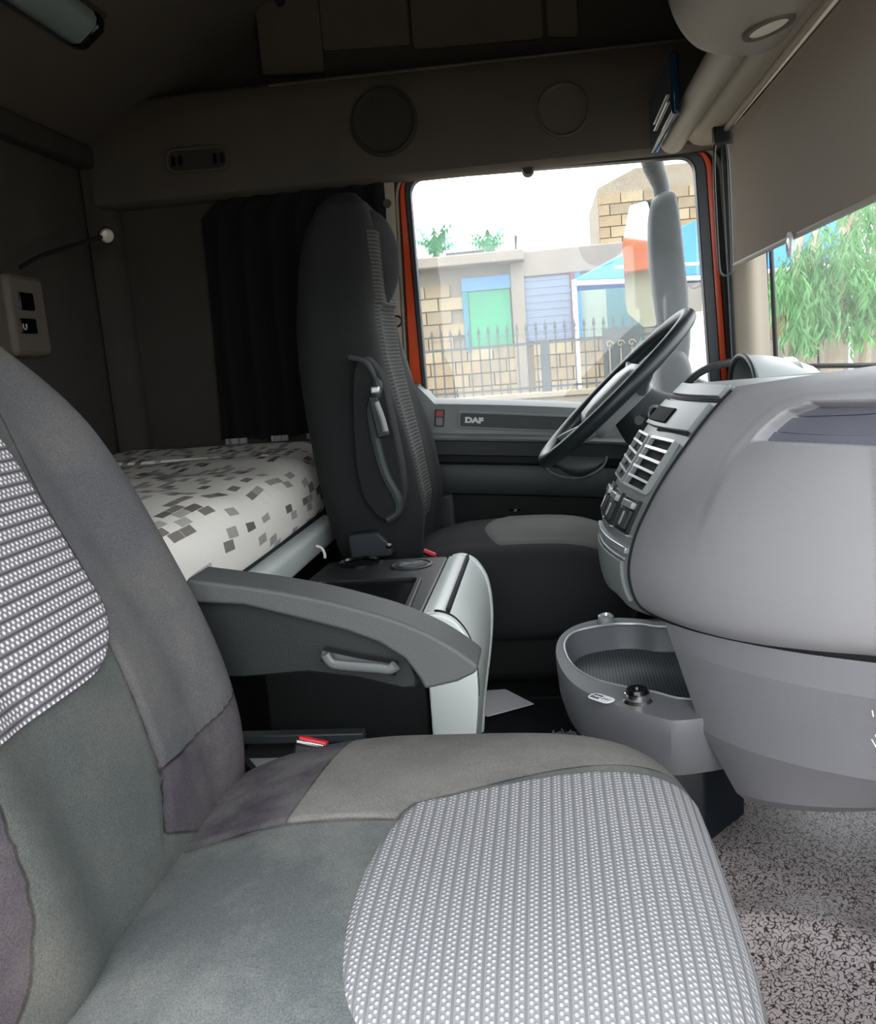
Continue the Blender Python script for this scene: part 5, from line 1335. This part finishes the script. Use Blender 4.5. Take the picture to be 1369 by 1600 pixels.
for (px, py, r) in clusters:
    for k in range(34):
        q = np.array(P(px+rnd.gauss(0, r*.55), py+rnd.gauss(0, r*.5), Y=YT+rnd.uniform(-.7, .7)))
        # a spray: stem drooping with leaflets
        ang = rnd.uniform(0, 6.28); dx, dy = math.cos(ang), math.sin(ang)
        for j in range(6):
            s_ = j*.035; c = Vector((q[0]+dx*s_*.6, q[1]+dy*s_*.4, q[2]-s_*1.1)); a = rnd.uniform(-.7, .7); l = rnd.uniform(.10, .16)
            d = Vector((math.sin(a)+dx*.3, rnd.uniform(-.3, .3), -math.cos(a))).normalized(); wv = d.cross(Vector((rnd.uniform(-1, 1), 1, .2))).normalized()*.012
            t = c+d*l; mid = c+d*l*.45+Vector((0, -.01, .006))
            lv.add([c, mid+wv, t, mid-wv], [(0, 1, 2, 3)])
o = lv.obj('foliage', m_leaf, te, smooth=0); o['kind'] = 'stuff'
# ---- palms far behind the roof
def palm(px, py, Y, r, label):
    q = np.array(P(px, py, Y=Y)); t = thing('palm_tree', (q[0], q[1], GZ), label, 'palm tree', 'palms beyond the roof')
    build('trunk', *tubeg([(q[0], q[1], GZ), (q[0]+.1, q[1], q[2])], .14, 8), m_bark, t)
    for k in range(22):
        a = k/11*2*math.pi+.2; el = rnd.uniform(1.0, 2.0); mb = MB(); prev = None
        for j in range(8):
            f = j/7; c = Vector((q[0]+math.cos(a)*r*f*.75, q[1]+math.sin(a)*r*f*.6, q[2]+r*(el*f-1.15*f*f)))
            wv = Vector((-math.sin(a), math.cos(a)*.5, .0))*.20*r*math.sin(min(1, f+.12)*math.pi)+Vector((0, 0, -.12*r*math.sin(f*math.pi)))
            wv2 = Vector((math.sin(a), -math.cos(a)*.5, .0))*.20*r*math.sin(min(1, f+.12)*math.pi)+Vector((0, 0, -.12*r*math.sin(f*math.pi)))
            if prev is not None:
                n0 = len(mb.V); mb.V += [tuple(prev), tuple(c), tuple(prev+wv), tuple(prev+wv2)]; mb.F += [(n0, n0+1, n0+2), (n0, n0+3, n0+1)]
            prev = c
        mb.obj('frond', m_palm, t, smooth=0)
palm(682, 402, 24, 1.0, 'leftmost of the two palm crowns above the block roof'); palm(764, 402, 25, .95, 'right hand palm crown above the block roof, nearer the pole')
tag(build('antenna_pole', *tubeg([P(806, 435, Y=16), P(806, 368, Y=16)], .025, 6), m_iron), 'thin pole sticking up from the flat roof', 'pole')
rw = thing('distant_roof', (-2, 20, GZ), 'low grey roof between the two palms', 'building')
build('roof_wall', *bxr(Xat(700, 400, 20), Xat(755, 400, 20), 20, 21, GZ, Zat(720, 399, 20)), m_conc, rw, smooth=0)
build('roof_edge', *bxr(Xat(697, 400, 20), Xat(758, 400, 20), 19.9, 21, Zat(720, 399, 20), Zat(720, 394, 20)), m_mhouse, rw, smooth=0)

# ------------------------------------------------------------------ parents keep world positions
for o in bpy.data.objects:
    if o.parent is not None:
        L0 = Vector((0, 0, 0)); p = o.parent
        while p is not None: L0 += Vector(p.location) if p.type == 'EMPTY' else Vector((0, 0, 0)); p = p.parent
        if o.parent.type == 'EMPTY': o.matrix_parent_inverse = Matrix.Translation(-L0)
    if '_loc' in o: del o['_loc']
